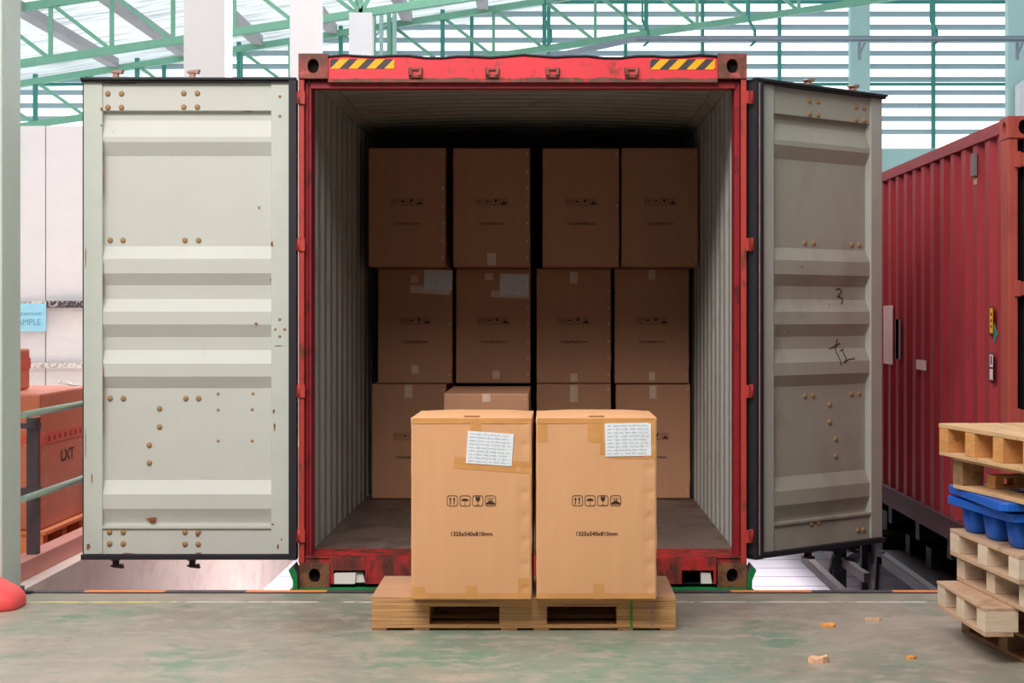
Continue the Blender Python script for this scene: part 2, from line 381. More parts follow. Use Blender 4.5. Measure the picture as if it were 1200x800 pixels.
struct(link('trim_3', bm, [M_yellowline, M_whiteline]))
# small steel anchor at the end of the dock edge strip
a = thing('anchor_bracket', 'tiny dark steel anchor at the foot of the mint column', 'bracket', (-2.74, 9.12, 0))
bm = nb(); box(bm, -0.035, 0.05, -0.02, 0.02, 0, 0.012); link('plate', bm, M_black, a)
bm = nb(); tube(bm, (0, 0, 0.012), (0, 0, 0.04), 0.012); link('stud', bm, M_post, a)

bm = nb()   # roof: rising from the left eave to a ridge on the right
def roofz(x): return 5.95 + 0.155 * (x + 10.1) + 0.16 if x < 9 else 5.95 + 0.155 * 19.1 + 0.16 - 0.155 * (x - 9)
for (xa, xb) in ((-14, 9), (9, 16)):
    prism(bm, [(xa, roofz(xa)), (xb, roofz(xb)), (xb, roofz(xb) + 0.002), (xa, roofz(xa) + 0.002)], 'y', -5.2, 36)
bm.free(); bm = nb()
for (xa, xb) in ((-14, 9), (9, 16)):
    v = [bm.verts.new((x, y, roofz(x))) for x, y in ((xa, 4.5), (xb, 4.5), (xb, 36), (xa, 36))]; bm.faces.new(v)
struct(link('ceiling', bm, M_roof, recalc=False))
bm = nb()
for (xa, xb) in ((-14, 9), (9, 16)):
    prism(bm, [(xa, roofz(xa)), (xb, roofz(xb)), (xb, roofz(xb) + 0.05), (xa, roofz(xa) + 0.05)], 'y', -5.2, 4.5)
struct(link('ceiling', bm, M_railgrey))
bm = nb(); box(bm, -14, 15, -5.3, -5.0, -1.2, 9.5); struct(link('wall_front', bm, M_railgrey))
bm = nb(); box(bm, 15, 15.2, -5, 36, -1.5, 9.5); struct(link('wall_right', bm, M_tealpaint))
bm = nb(); box(bm, -14.2, -14, -5, 36, -1.5, 5.3); struct(link('wall_left', bm, M_white))

# louvred back wall
LY = 35.0; ls = F / LY
def lz(py): return EYE - (py - 370) / ls
bm = nb(); py = -30.0
while py < 168:
    z = lz(py); prism(bm, [(LY, z + 0.045), (LY + 0.015, z + 0.05), (LY + 0.16, z - 0.035), (LY + 0.145, z - 0.04)], 'x', -14, 15); py += 15.35
z = lz(0)
struct(link('wall_back', bm, M_slat))
bm = nb(); box(bm, -14, 15, LY, LY + 0.1, lz(200), lz(174)); box(bm, -14, 3.7, LY, LY + 0.1, YARD, lz(200)); box(bm, 6.2, 15, LY, LY + 0.1, YARD, lz(200))
struct(link('wall_back', bm, M_tealpaint))
bm = nb(); box(bm, 3.7, 6.2, LY - 0.05, LY + 0.1, lz(186), lz(171)); struct(link('trim_4', bm, M_teal))
bm = nb(); py = 190.0
while py < 560:
    z = lz(py); prism(bm, [(LY, z + 0.02), (LY + 0.01, z + 0.025), (LY + 0.08, z - 0.025), (LY + 0.07, z - 0.03)], 'x', 3.7, 6.2); py += 5.2
struct(link('wall_back', bm, M_slat))
bm = nb()
for k in range(-10, 9):
    px = 733.0 + 90.0 * k; xx = (px - 645) / ls
    box(bm, xx - 0.035, xx + 0.035, LY - 0.09, LY - 0.01, lz(174), 8.2)
for py in (3, 99): box(bm, -14, 15, LY - 0.06, LY - 0.01, lz(py) - 0.03, lz(py) + 0.03)
struct(link('trim_5', bm, M_teal))
for px0, px1 in ((993, 1016), (1176, 1230)):
    bm = nb(); box(bm, (px0 - 645) / ls, (px1 - 645) / ls, LY - 0.35, LY - 0.1, YARD, 8.4 if px0 < 1000 else 9)
    o = link('column', bm, M_tealpaint, bevel=0.01)
    tag(o, 'pale teal column in front of the louvred wall, ' + ('just right of the right door' if px0 < 1000 else 'at the right picture edge'), 'column')
bm = nb(); prism(bm, [((1183 - 645) / ls, lz(104)), ((1240 - 645) / ls, lz(60)), ((1240 - 645) / ls, lz(190)), ((1183 - 645) / ls, lz(190))], 'y', LY - 0.7, LY - 0.4)
tag(link('wall_bracing', bm, M_white), 'white sloping wall haunch above the rear end of the dark red container', 'bracing')

# columns standing on the raised platform, one every six metres
def column(y, ztop, m, label, w=0.36):
    t = thing('column', label, 'column', (PX - w / 2, y + 0.155, 0), 0, None)
    bm = nb(); box(bm, -w / 2, w / 2, -0.16, 0.16, 0, ztop); link('shaft', bm, m, t, bevel=0.012)
    bm = nb(); box(bm, -w / 2 - 0.004, w / 2 + 0.002, -0.165, 0.162, 0, 0.012); link('base_plate', bm, m, t)
    return t
column(8.885, 6.6, M_mint, 'near pale mint column at the left edge of the dock')
column(15.0, 7.0, M_white, 'broad white column behind the top of the left container door')
column(21.1, 7.0, M_white, 'middle white column beside the upper left corner fitting of the open container')
column(27.3, 6.15, M_white, 'farthest white column, its head carrying the green truss')

# roof trusses
def truss(name, label, Y, x0, x1, lo, up, pitch, xv, thick_every=0, m=M_green, w=0.075):
    t = thing(name, label, 'truss', (x0, Y, lo(x0)), 0, 'green roof trusses')
    def part(n, a, b, ww, hh=None, mm=m):
        bm = nb(); o = Vector((x0, Y, lo(x0))); beam(bm, Vector(a) - o, Vector(b) - o, ww, hh); return link(n, bm, mm, t)
    part('bottom_chord', (x0, Y, lo(x0)), (x1, Y, lo(x1)), 0.12, 0.12)
    part('top_chord', (x0, Y, up(x0)), (x1, Y, up(x1)), 0.12, 0.12)
    k = math.ceil((x0 - xv) / pitch); i = 0
    while xv + k * pitch < x1:
        x = xv + k * pitch; th = thick_every and (k % thick_every == 0)
        part('vertical_strut', (x, Y, lo(x)), (x, Y, up(x) + (0.14 if th else 0)), w * (1.05 if th else 0.8), None, M_teal if th else m)
        if x + pitch < x1: part('diagonal_strut', (x, Y, up(x)), (x + pitch, Y, lo(x + pitch)), w * 0.8)
        k += 1
    return t
lo2 = lambda x: 5.374 + 0.148 * (x + 8.21); up2 = lambda x: 6.248 + 0.150 * (x + 8.21)
lo3 = lambda x: 5.115 + 0.148 * (x + 9.64); up3 = lambda x: 5.863 + 0.158 * (x + 10.08)
truss('roof_truss', 'nearer green roof truss resting on the farthest white column', 27.3 + 0.1, -10.5, 1.5, lo2, up2, 0.954, -7.79)
truss('roof_truss', 'farther green roof truss crossing in front of the louvred wall', 33.5, -12.5, 7.2, lo3, up3, 0.97, -0.114, 2)
# steel column bundle beside the farthest white column
t = thing('steel_column', 'tall green lattice steel column right behind the farthest white column', 'column', (at(452, 100, 33.2).x, 33.2, YARD))
for i, (dx, mm) in enumerate(((-0.22, M_green), (-0.08, M_tealpaint), (0.06, M_green), (0.17, M_tealpaint))):
    bm = nb(); box(bm, dx - 0.035, dx + 0.035, -0.04 - 0.03 * (i % 2), 0.04, 0, 8.6); link('upright', bm, mm, t)
for dz in (5.2, 6.1, 7.0, 7.9):
    bm = nb(); beam(bm, (-0.22, 0, dz), (0.17, 0, dz + 0.4), 0.04); link('lacing', bm, M_tealpaint, t)
for dx, ang in ((-0.42, 0.5), (0.3, -0.45)):    # bracket on the farthest column head
    pass
t = thing('truss_bracket', 'green angled bracket on the head of the farthest white column', 'bracket', (PX - 0.18, 27.35, 6.15))
for x1, z1 in ((-0.42, 0.5), (0.02, 0.6), (0.3, 0.55)):
    bm = nb(); beam(bm, (0, 0, 0), (x1, 0, z1), 0.06); link('strut', bm, M_green, t)
# purlins under the roof
pl = []
for x in (-8.3, -6.98, -5.56, -4.15, -2.72, -1.28, 0.2, 1.6):
    bm = nb(); box(bm, -0.1, 0.1, 6, 33.4, -0.17, 0)
    o = link('roof_purlin', bm, M_purlin); o.location = (x, 0, roofz(x) - 0.06); pl.append(o)
nm = ['first grey roof purlin from the left, over the white cold room wall', 'second grey roof purlin from the left, ending behind the broad white column',
      'third grey roof purlin from the left, seen between the broad and middle white columns', 'fourth grey roof purlin from the left, beside the middle white column',
      'fifth grey roof purlin from the left, right of the farthest white column', 'sixth grey roof purlin from the left, above the hazard stripe of the open container',
      'seventh grey roof purlin from the left, high over the open container', 'rightmost grey roof purlin, high over the open container']
for o, l in zip(pl, nm): tag(o, l, 'purlin', 'roof purlins')
# crane rail along the louvred wall with hangers
ry = 32.6
t = thing('crane_rail', 'long grey horizontal rail in front of the louvred wall', 'rail', (at(745, 45, ry).x, ry, at(745, 45.5, ry).z))
o0 = t.location.copy()
bm = nb(); beam(bm, (0, 0, 0), (9.0, 0, 0.0), 0.12, 0.10); link('beam', bm, M_railgrey, t)
bm = nb(); tube(bm, (0, -0.12, -0.02), (9.0, -0.12, -0.02), 0.025); link('conduit', bm, M_railgrey, t)
bm = nb(); beam(bm, (0, 0, 0), at(640, 68, ry) - o0, 0.12, 0.10); link('beam', bm, M_railgrey, t)
for px in (1007, 1192):
    p = at(px, 50, ry) - o0
    bm = nb(); beam(bm, p + Vector((0, 0, 0)), p + Vector((0, 0, -0.32)), 0.06); beam(bm, p + Vector((-0.02, 0, -0.3)), p + Vector((0.1, 0.0, 0)), 0.035); link('wall_bracket', bm, M_railgrey, t)
for px in (640, 754, 879, 1092):
    p = at(px, 46, ry) - o0
    bm = nb(); beam(bm, p + Vector((-0.02, 0, 1.0)), p + Vector((-0.02, 0, 0.35)), 0.04)
    beam(bm, p + Vector((-0.02, 0, 0.35)), p + Vector((0.09, 0, 0.15)), 0.05); beam(bm, p + Vector((0.09, 0, 0.16)), p + Vector((0.09, 0, -0.05)), 0.05)
    beam(bm, p + Vector((0.09, 0, -0.05)), p + Vector((0.0, 0, -0.13)), 0.04); link('hanger', bm, M_teal, t)

# cold room wall, slotted bars, sign
t = thing('cold_room_wall', 'tall white panelled partition standing on the raised platform at left', 'partition', (-6.2, 20.0, 0))
for i, (a, b) in enumerate(((-2.7, -0.62), (-0.61, 0.45), (0.46, 2.8))):
    bm = nb(); box(bm, a, b, 0, 0.12, 0, 3.6); link('wall_panel', bm, M_panelwhite, t, bevel=0.006)
t = thing('slotted_bar', 'dark perforated steel bar fixed across the white partition', 'bar', at(25, 356, 19.9))
bm = nb(); box(bm, -0.6, 0.29, -0.03, 0.06, -0.04, 0.03); link('pale_length', bm, M_rackw, t)
bm = nb(); box(bm, 0.29, 2.0, -0.03, 0.06, -0.045, 0.035); link('dark_length', bm, M_rack, t)
t = thing('slotted_bar', 'pale perforated steel bar lower on the white partition', 'bar', at(25, 428, 19.9))
bm = nb(); box(bm, -0.6, 2.0, -0.03, 0.06, -0.03, 0.03); link('bar', bm, M_rackw, t)
sg = thing('sign', 'light blue paper sign hanging under the dark bar beside the mint column', 'sign', at(34, 388, 19.862))
bm = nb(); box(bm, -0.28, 0.19, 0, 0.01, 0, 0.31); link('sheet', bm, M_bluepaper, sg)
bm = nb(); put_text(bm, 'SAMPLE', 0.10, -0.02, 0.10, lambda x, z: (x, -0.004, z), 0.9); link('large_lettering', bm, M_signink, sg); bm = nb(); put_text(bm, 'Showroom', 0.07, -0.01, 0.20, lambda x, z: (x, -0.004, z))
link('small_lettering', bm, M_signink, sg)

# railing and curb on the platform edge
t = thing('railing', 'two-pipe guard railing with dark posts on the platform edge', 'railing', (-2.9, 9.5, 0))
for z in (0.905, 0.45):
    bm = nb(); tube(bm, (0.05, 0, z), (0.05, 10, z), 0.0175 * 1.1); link('pipe', bm, M_pipe, t)
for k in range(6):
    y = 0.36 + 1.9 * k
    bm = nb(); box(bm, -0.03, 0.03, y - 0.03, y + 0.03, 0.106, 0.87); p = link('post', bm, M_post, t)
    for z in (0.86, 0.45):
        bm = nb(); box(bm, -0.06, 0.035, y - 0.04, y + 0.04, z - 0.05 if z > .8 else z - 0.02, z - 0.02 if z > .8 else z + 0.03)
        link('clamp', bm, M_post, p)
bm = nb(); box(bm, -2.97, -2.86, 9.5, 19.5, 0, 0.105)
tag(link('curb', bm, M_curb, bevel=0.006), 'low pink painted curb running back along the platform edge', 'curb')

# ------------------------------------------------------------------ wrapped cartons on an orange pallet, behind the railing
Z_P = 0.15
t = thing('pallet', 'orange wooden pallet under the wrapped carton behind the railing', 'pallet', (-3.5, 11.2, 0))
for y in (-0.62, -0.2, 0.2, 0.58):
    bm = nb(); box(bm, -0.48, 0.46, y - 0.05, y + 0.05, 0.02, 0.125); link('bearer', bm, M_cartonpallet, t)
bm = nb(); box(bm, -0.5, 0.48, -0.68, 0.66, 0.125, Z_P); link('top_deck', bm, M_cartonpallet, t, bevel=0.004)
bm = nb(); box(bm, -0.5, 0.48, -0.68, 0.66, 0.0, 0.02); link('bottom_deck', bm, M_cartonpallet, t)
def wrapped(name, label, x0, x1, y0, y1, z0, z1, marks=True):
    t = thing(name, label, 'carton', ((x0 + x1) / 2, (y0 + y1) / 2, z0)); hx, hy, h = (x1 - x0) / 2, (y1 - y0) / 2, z1 - z0
    bm = nb(); box(bm, -hx, hx, -hy, hy, 0, h); link('carton_body', bm, M_carton, t, bevel=0.015)
    for z in ((h * 0.62,) if marks else (h * 0.5,)):
        bm = nb(); box(bm, -hx - 0.003, hx + 0.003, -hy - 0.003, hy + 0.003, z, z + 0.07); link('tape_band', bm, M_cartontape, t)
    if marks:
        bm = nb(); put_text(bm, 'LXT', 0.10, -0.05, h * 0.50, lambda x, z: (hx + 0.002, x, z), 1.7, off=0.002); link('lettering', bm, M_ink, t)
        bm = nb()
        for i in range(9): box(bm, hx + 0.003, hx + 0.005, -hy + 0.15 + i * 0.12, -hy + 0.19 + i * 0.12, h * 0.64, h * 0.64 + 0.03)
        link('tape_print', bm, mat('tape_red_print', (150, 48, 40)), t)
    return t
wrapped('large_carton', 'large orange wrapped carton marked LXT standing behind the railing', -3.98, -3.06, 10.55, 11.82, Z_P, 0.975)
wrapped('small_carton', 'smaller orange carton lying on top of the large wrapped carton', -3.95, -3.30, 10.6, 11.15, 0.977, 1.235, False)
bm = nb()
for k in range(14):
    a = k * 0.6; b = (k + 1) * 0.6
    f = lambda q: Vector((0.05 * math.cos(q) + 0.01 * q * 0.6, 0.05 * math.sin(q), 0.012 + 0.04 * abs(math.sin(q * 0.5)) * (1 - q / 9)))
    tube(bm, f(a), f(b), 0.006, 6)
o = link('plastic_strap', bm, M_paper); o.location = (-3.12, 11.25, 0.982); tag(o, 'loose coil of white strapping lying on the large wrapped carton', 'strap')

# coral moulded foot at lower left
bm = nb()
rings = []
for r_, z in [(0.985, 0.0), (1.0, 0.02), (0.995, 0.045), (0.965, 0.065), (0.90, 0.09), (0.74, 0.122), (0.55, 0.16), (0.35, 0.21), (0.18, 0.26), (0.13, 0.34)]:
    ring = []
    for k in range(48):
        a = 2 * math.pi * k / 48; e = 0.45 if r_ > 0.4 else 0.8
        ring.append(bm.verts.new((0.345 * r_ * math.copysign(abs(math.cos(a)) ** e, math.cos(a)), 0.165 * r_ * math.copysign(abs(math.sin(a)) ** e, math.sin(a)), z)))
    rings.append(ring)
for a, b in zip(rings, rings[1:]):
    for k in range(48): bm.faces.new((a[k], a[(k + 1) % 48], b[(k + 1) % 48], b[k]))
bm.faces.new(rings[0]); bm.faces.new(rings[-1])
o = link('barrier_foot', bm, M_coral, smooth=True); o.location = (-2.955, 8.69, 0)
tag(o, 'smooth coral red moulded foot at the lower left corner of the dock', 'barrier foot')

# ------------------------------------------------------------------ open container
X0, X1, ZB, ZT, YF = -1.372, 1.07, -0.039, 2.868, 9.58
CL = 12.19; FL = 0.131
ct = thing('shipping_container', 'open red shipping container loaded with cartons, facing the dock', 'container', ((X0 + X1) / 2, YF, ZB))
ORG = Vector(ct.location)
def clink(name, bm, m, **k):
    bmesh.ops.translate(bm, verts=bm.verts, vec=-ORG); return link(name, bm, m, ct, **k)
bm = nb(); corrugated(bm, YF + 0.2, YF + CL, FL - 0.03, 2.80, 0.0, 0.036, 0.278, 0.003, lambda l, h, d: (X0 + 0.042 - d, l, h), 1, 0)
clink('side_wall', bm, [M_redworn, M_inner], recalc=False)
bm = nb(); corrugated(bm, YF + 0.2, YF + CL, FL - 0.03, 2.80, 0.0, 0.036, 0.278, 0.003, lambda l, h, d: (X1 - 0.042 + d, l, h), 1, 0)
clink('side_wall', bm, [M_redworn, M_inner], recalc=False)
def sag(l, h): return 0.03 * (1 - (h / 1.15) ** 2) * min(1, (l - YF) / 1.5)
bm = nb(); corrugated(bm, YF + 0.1, YF + CL, -1.17, 1.17, 0, 0.02, 0.209, 0.003, lambda l, h, d: (-0.151 + h, l, 2.79 + d), 1, 0, rows=14, warp=sag)
clink('roof_panel', bm, [M_redworn, M_inner], recalc=False)
for xs, n in ((X0 + 0.03, 'L'), (X1 - 0.03, 'R')):
    bm = nb(); box(bm, xs - 0.03, xs + 0.008, YF + 0.16, YF + CL, 2.765, 2.86, 0) if n == 'L' else box(bm, xs - 0.008, xs + 0.03, YF + 0.16, YF + CL, 2.765, 2.86, 0)
    sgn = 1 if n == 'L' else -1
    prism(bm, [(xs + sgn * 0.009, 2.755), (xs + sgn * 0.02, 2.755), (xs + sgn * 0.07, 2.785), (xs + sgn * 0.07, 2.80), (xs + sgn * 0.009, 2.80)], 'y', YF + 0.16, YF + CL, 1)
    clink('top_rail', bm, [M_redworn, M_inner])
    bm = nb(); box(bm, xs - 0.03, xs + 0.03, YF + 0.16, YF + CL, ZB + 0.02, FL - 0.035, 0); clink('bottom_rail', bm, M_redworn)
bm = nb(); box(bm, X0 + 0.043, X1 - 0.043, YF + 0.29, YF + CL - 0.07, FL - 0.03, FL)
clink('plywood_floor', bm, M_intfloor)
bm = nb()
for k in range(5): box(bm, X0 + 0.07, X1 - 0.07, YF + 0.29 + 1.2 * (k + 1), YF + 0.296 + 1.2 * (k + 1), FL, FL + 0.002)
clink('floor_joint', bm, M_chgrey)
bm = nb(); corrugated(bm, X0 + 0.03, X1 - 0.03, FL - 0.02, 2.85, 0, 0.03, 0.25, 0.003, lambda l, h, d: (l, YF + CL - 0.06 + d, h), 1, 0)
clink('front_wall', bm, [M_redworn, M_inner], recalc=False)
# header
hz0, hz1 = 1.44 + 275 / 215, 1.44 + 303.5 / 215
bm = nb(); n = 24; hxa, hxb = X0 + 0.16, X1 - 0.16
rowsT = []
for i in range(n + 1):
    x = hxa + (hxb - hxa) * i / n; w = 0.006 * math.sin(i * 1.7) + 0.004 * math.sin(i * 0.63)
    if i in (n, n - 1, n - 2): w -= 0.004
    rowsT.append([bm.verts.new((x, y, z)) for y, z in ((YF, hz0), (YF, hz1 - 0.012 + w), (YF + 0.02, hz1 + w), (YF + 0.16, hz1 + w), (YF + 0.16, hz0))])
for a, b in zip(rowsT, rowsT[1:]):
    for j in range(5): bm.faces.new((a[j], a[(j + 1) % 5], b[(j + 1) % 5], b[j]))
bm.faces.new(rowsT[0]); bm.faces.new(rowsT[-1][::-1]); hd = clink('header', bm, M_red)
bm = nb()   # dark top cap strip
for i in range(n):
    xa = hxa + (hxb - hxa) * i / n; xb = hxa + (hxb - hxa) * (i + 1) / n
    wa = 0.006 * math.sin(i * 1.7) + 0.004 * math.sin(i * 0.63); wb = 0.006 * math.sin((i + 1) * 1.7) + 0.004 * math.sin((i + 1) * 0.63)
    beam(bm, (xa, YF + 0.03, hz1 + wa + 0.003), (xb, YF + 0.03, hz1 + wb + 0.003), 0.06, 0.008)
clink('header_cap', bm, M_rubber)
bm = nb(); random.seed(3)
for i in range(150):
    x = hxa + (hxb - hxa) * (i + 0.5) / 150; hgt = 0.008 + 0.016 * abs(noise.noise(Vector((x * 5, 0, 0)))) + 0.004 * random.random()
    prism(bm, [(x - 0.0075, hz0), (x + 0.0075, hz0), (x + 0.0075, hz0 + hgt), (x - 0.002, hz0 + hgt + 0.004), (x - 0.0075, hz0 + hgt * 0.7)], 'y', YF - 0.0015, YF + 0.001)
box(bm, hxa, hxb, YF - 0.003, YF + 0.02, hz0 - 0.006, hz0 + 0.006)
clink('header_grime', bm, M_grime)
bm = nb(); box(bm, X0 + 0.06, X1 - 0.06, YF + 0.035, YF + 0.12, hz0 - 0.035, hz0); clink('header_lip', bm, M_redlip)
for px in (487, 577, 647.5, 740):
    p = at(px, 85, YF); kk = bpy.data.objects.new('lock_keeper', None)
    bm = nb()
    for sx in (-1, 1):
        beam(bm, p + Vector((sx * 0.032, 0, 0.022)), p + Vector((sx * 0.026, -0.022, -0.022)), 0.016, 0.022)
    box(bm, p.x - 0.035, p.x + 0.035, YF - 0.02, YF, p.z - 0.028, p.z - 0.014); box(bm, p.x - 0.026, p.x + 0.02, YF - 0.012, YF, p.z + 0.012, p.z + 0.022)
    clink('lock_keeper', bm, M_rustred)
def hazard(pxa, pxb, pya, pyb):
    za, zb = at(0, pyb, YF).z, at(0, pya, YF).z; xa, xb = at(pxa, 0, YF).x, at(pxb, 0, YF).x; h = zb - za
    bm = nb(); box(bm, xa, xb, YF - 0.002, YF, za, zb, 0)
    st = 0.098; k = -1
    while xa + k * st < xb:
        a = xa + k * st; pts = []
        for (u, z) in ((a, za), (a + 0.05, za), (a + 0.05 + h, zb), (a + h, zb)): pts.append((u, z))
        # clip to strip
        def clipx(P, lim, keep_gt):
            out = []
            for i in range(len(P)):
                p, q = P[i], P[(i + 1) % len(P)]; ip = (p[0] >= lim) == keep_gt or p[0] == lim; iq = (q[0] >= lim) == keep_gt or q[0] == lim
                if ip: out.append(p)
                if ip != iq:
                    t_ = (lim - p[0]) / (q[0] - p[0]); out.append((lim, p[1] + t_ * (q[1] - p[1])))
            return out
        P = clipx(pts, xa, True); P = clipx(P, xb, False) if len(P) > 2 else P
        if len(P) > 2: prism(bm, P, 'y', YF - 0.003, YF - 0.002, 1)
        k += 1
    return clink('hazard_sticker', bm, [M_hazk, M_hazy])
hazard(387, 462, 69, 80.5); hazard(762, 838, 69.5, 81.5)
zc0, zc1 = 1.44 + 278 / 215, 1.44 + 307 / 215
def cast(px0, px1, py0, py1, m, side=None):
    a = at(px0, py1, YF); b = at(px1, py0, YF); bz = (a.x - ORG.x, b.x - ORG.x, -0.012, 0.166, a.z - ORG.z, b.z - ORG.z)
    return casting('corner_fitting', bz[0], bz[1], bz[2], bz[3], bz[4], bz[5], m, ct, side)
cast(350, 384.5, 63, 92, M_rustred); cast(841, 875, 63, 92, M_rustred)
cast(351, 386.5, 660, 688, M_rustbrown); cast(841, 875, 660, 688, M_rustbrown)
# corner posts
pz0, pz1 = 1.44 - 290 / 215, 1.44 + 278 / 215
for sg_, xo in ((1, X0), (-1, X1)):
    P = lambda d: xo + sg_ * d
    bm = nb(); a, b = sorted((P(0.0), P(0.030))); box(bm, a, b, YF, YF + 0.16, pz0, pz1); clink('corner_post', bm, M_orange_red, bevel=0.004)
    bm = nb(); a, b = sorted((P(0.030), P(0.062))); box(bm, a, b, YF + 0.05, YF + 0.2, pz0, pz1 - 0.02)
    a, b = sorted((P(0.038), P(0.046))); box(bm, a, b, YF + 0.03, YF + 0.05, pz0, pz1 - 0.02); clink('inner_post', bm, M_redlip)
# sill with two fork pockets
zs0, zs1 = -0.02, 1.44 - 284 / 215
xa, xb = X0 + 0.165, X1 - 0.165
pk = [(at(391, 0, YF).x, at(428, 0, YF).x), (at(799, 0, YF).x, at(836, 0, YF).x)]; pzt, pzb = at(0, 668, YF).z, at(0, 684, YF).z
bm = nb()
box(bm, xa, xb, YF, YF + 0.10, pzt, zs1)
for a, b in ((xa, pk[0][0]), (pk[0][1], pk[1][0]), (pk[1][1], xb)): box(bm, a, b, YF, YF + 0.1, zs0, pzt)
box(bm, X0 + 0.01, X1 - 0.01, YF + 0.02, YF + 0.1, zs0 + 0.1, zs1)
box(bm, X0 + 0.03, X1 - 0.03, YF + 0.012, YF + 0.06, zs1, zs1 + 0.008)
clink('door_sill', bm, M_redworn)
bm = nb(); prism(bm, [(YF + 0.04, zs1), (YF + 0.30, FL + 0.001), (YF + 0.30, zs1 - 0.06), (YF + 0.04, zs1 - 0.06)], 'x', X0 + 0.06, X1 - 0.06); clink('threshold_plate', bm, M_redworn)
for a, b in pk:
    bm = nb(); fw = 0.012
    box(bm, a - fw, a, YF - 0.006, YF + 0.4, pzb, pzt + fw); box(bm, b, b + fw, YF - 0.006, YF + 0.4, pzb, pzt + fw); box(bm, a, b, YF - 0.006, YF + 0.4, pzt, pzt + fw)
    clink('fork_pocket_frame', bm, M_redworn)
    bm = nb(); box(bm, a, b, YF + 0.35, YF + 0.36, pzb - 0.002, pzt); box(bm, a, b, YF + 0.02, YF + 0.35, pzb - 0.004, pzb - 0.001); clink('fork_pocket_back', bm, M_dark)

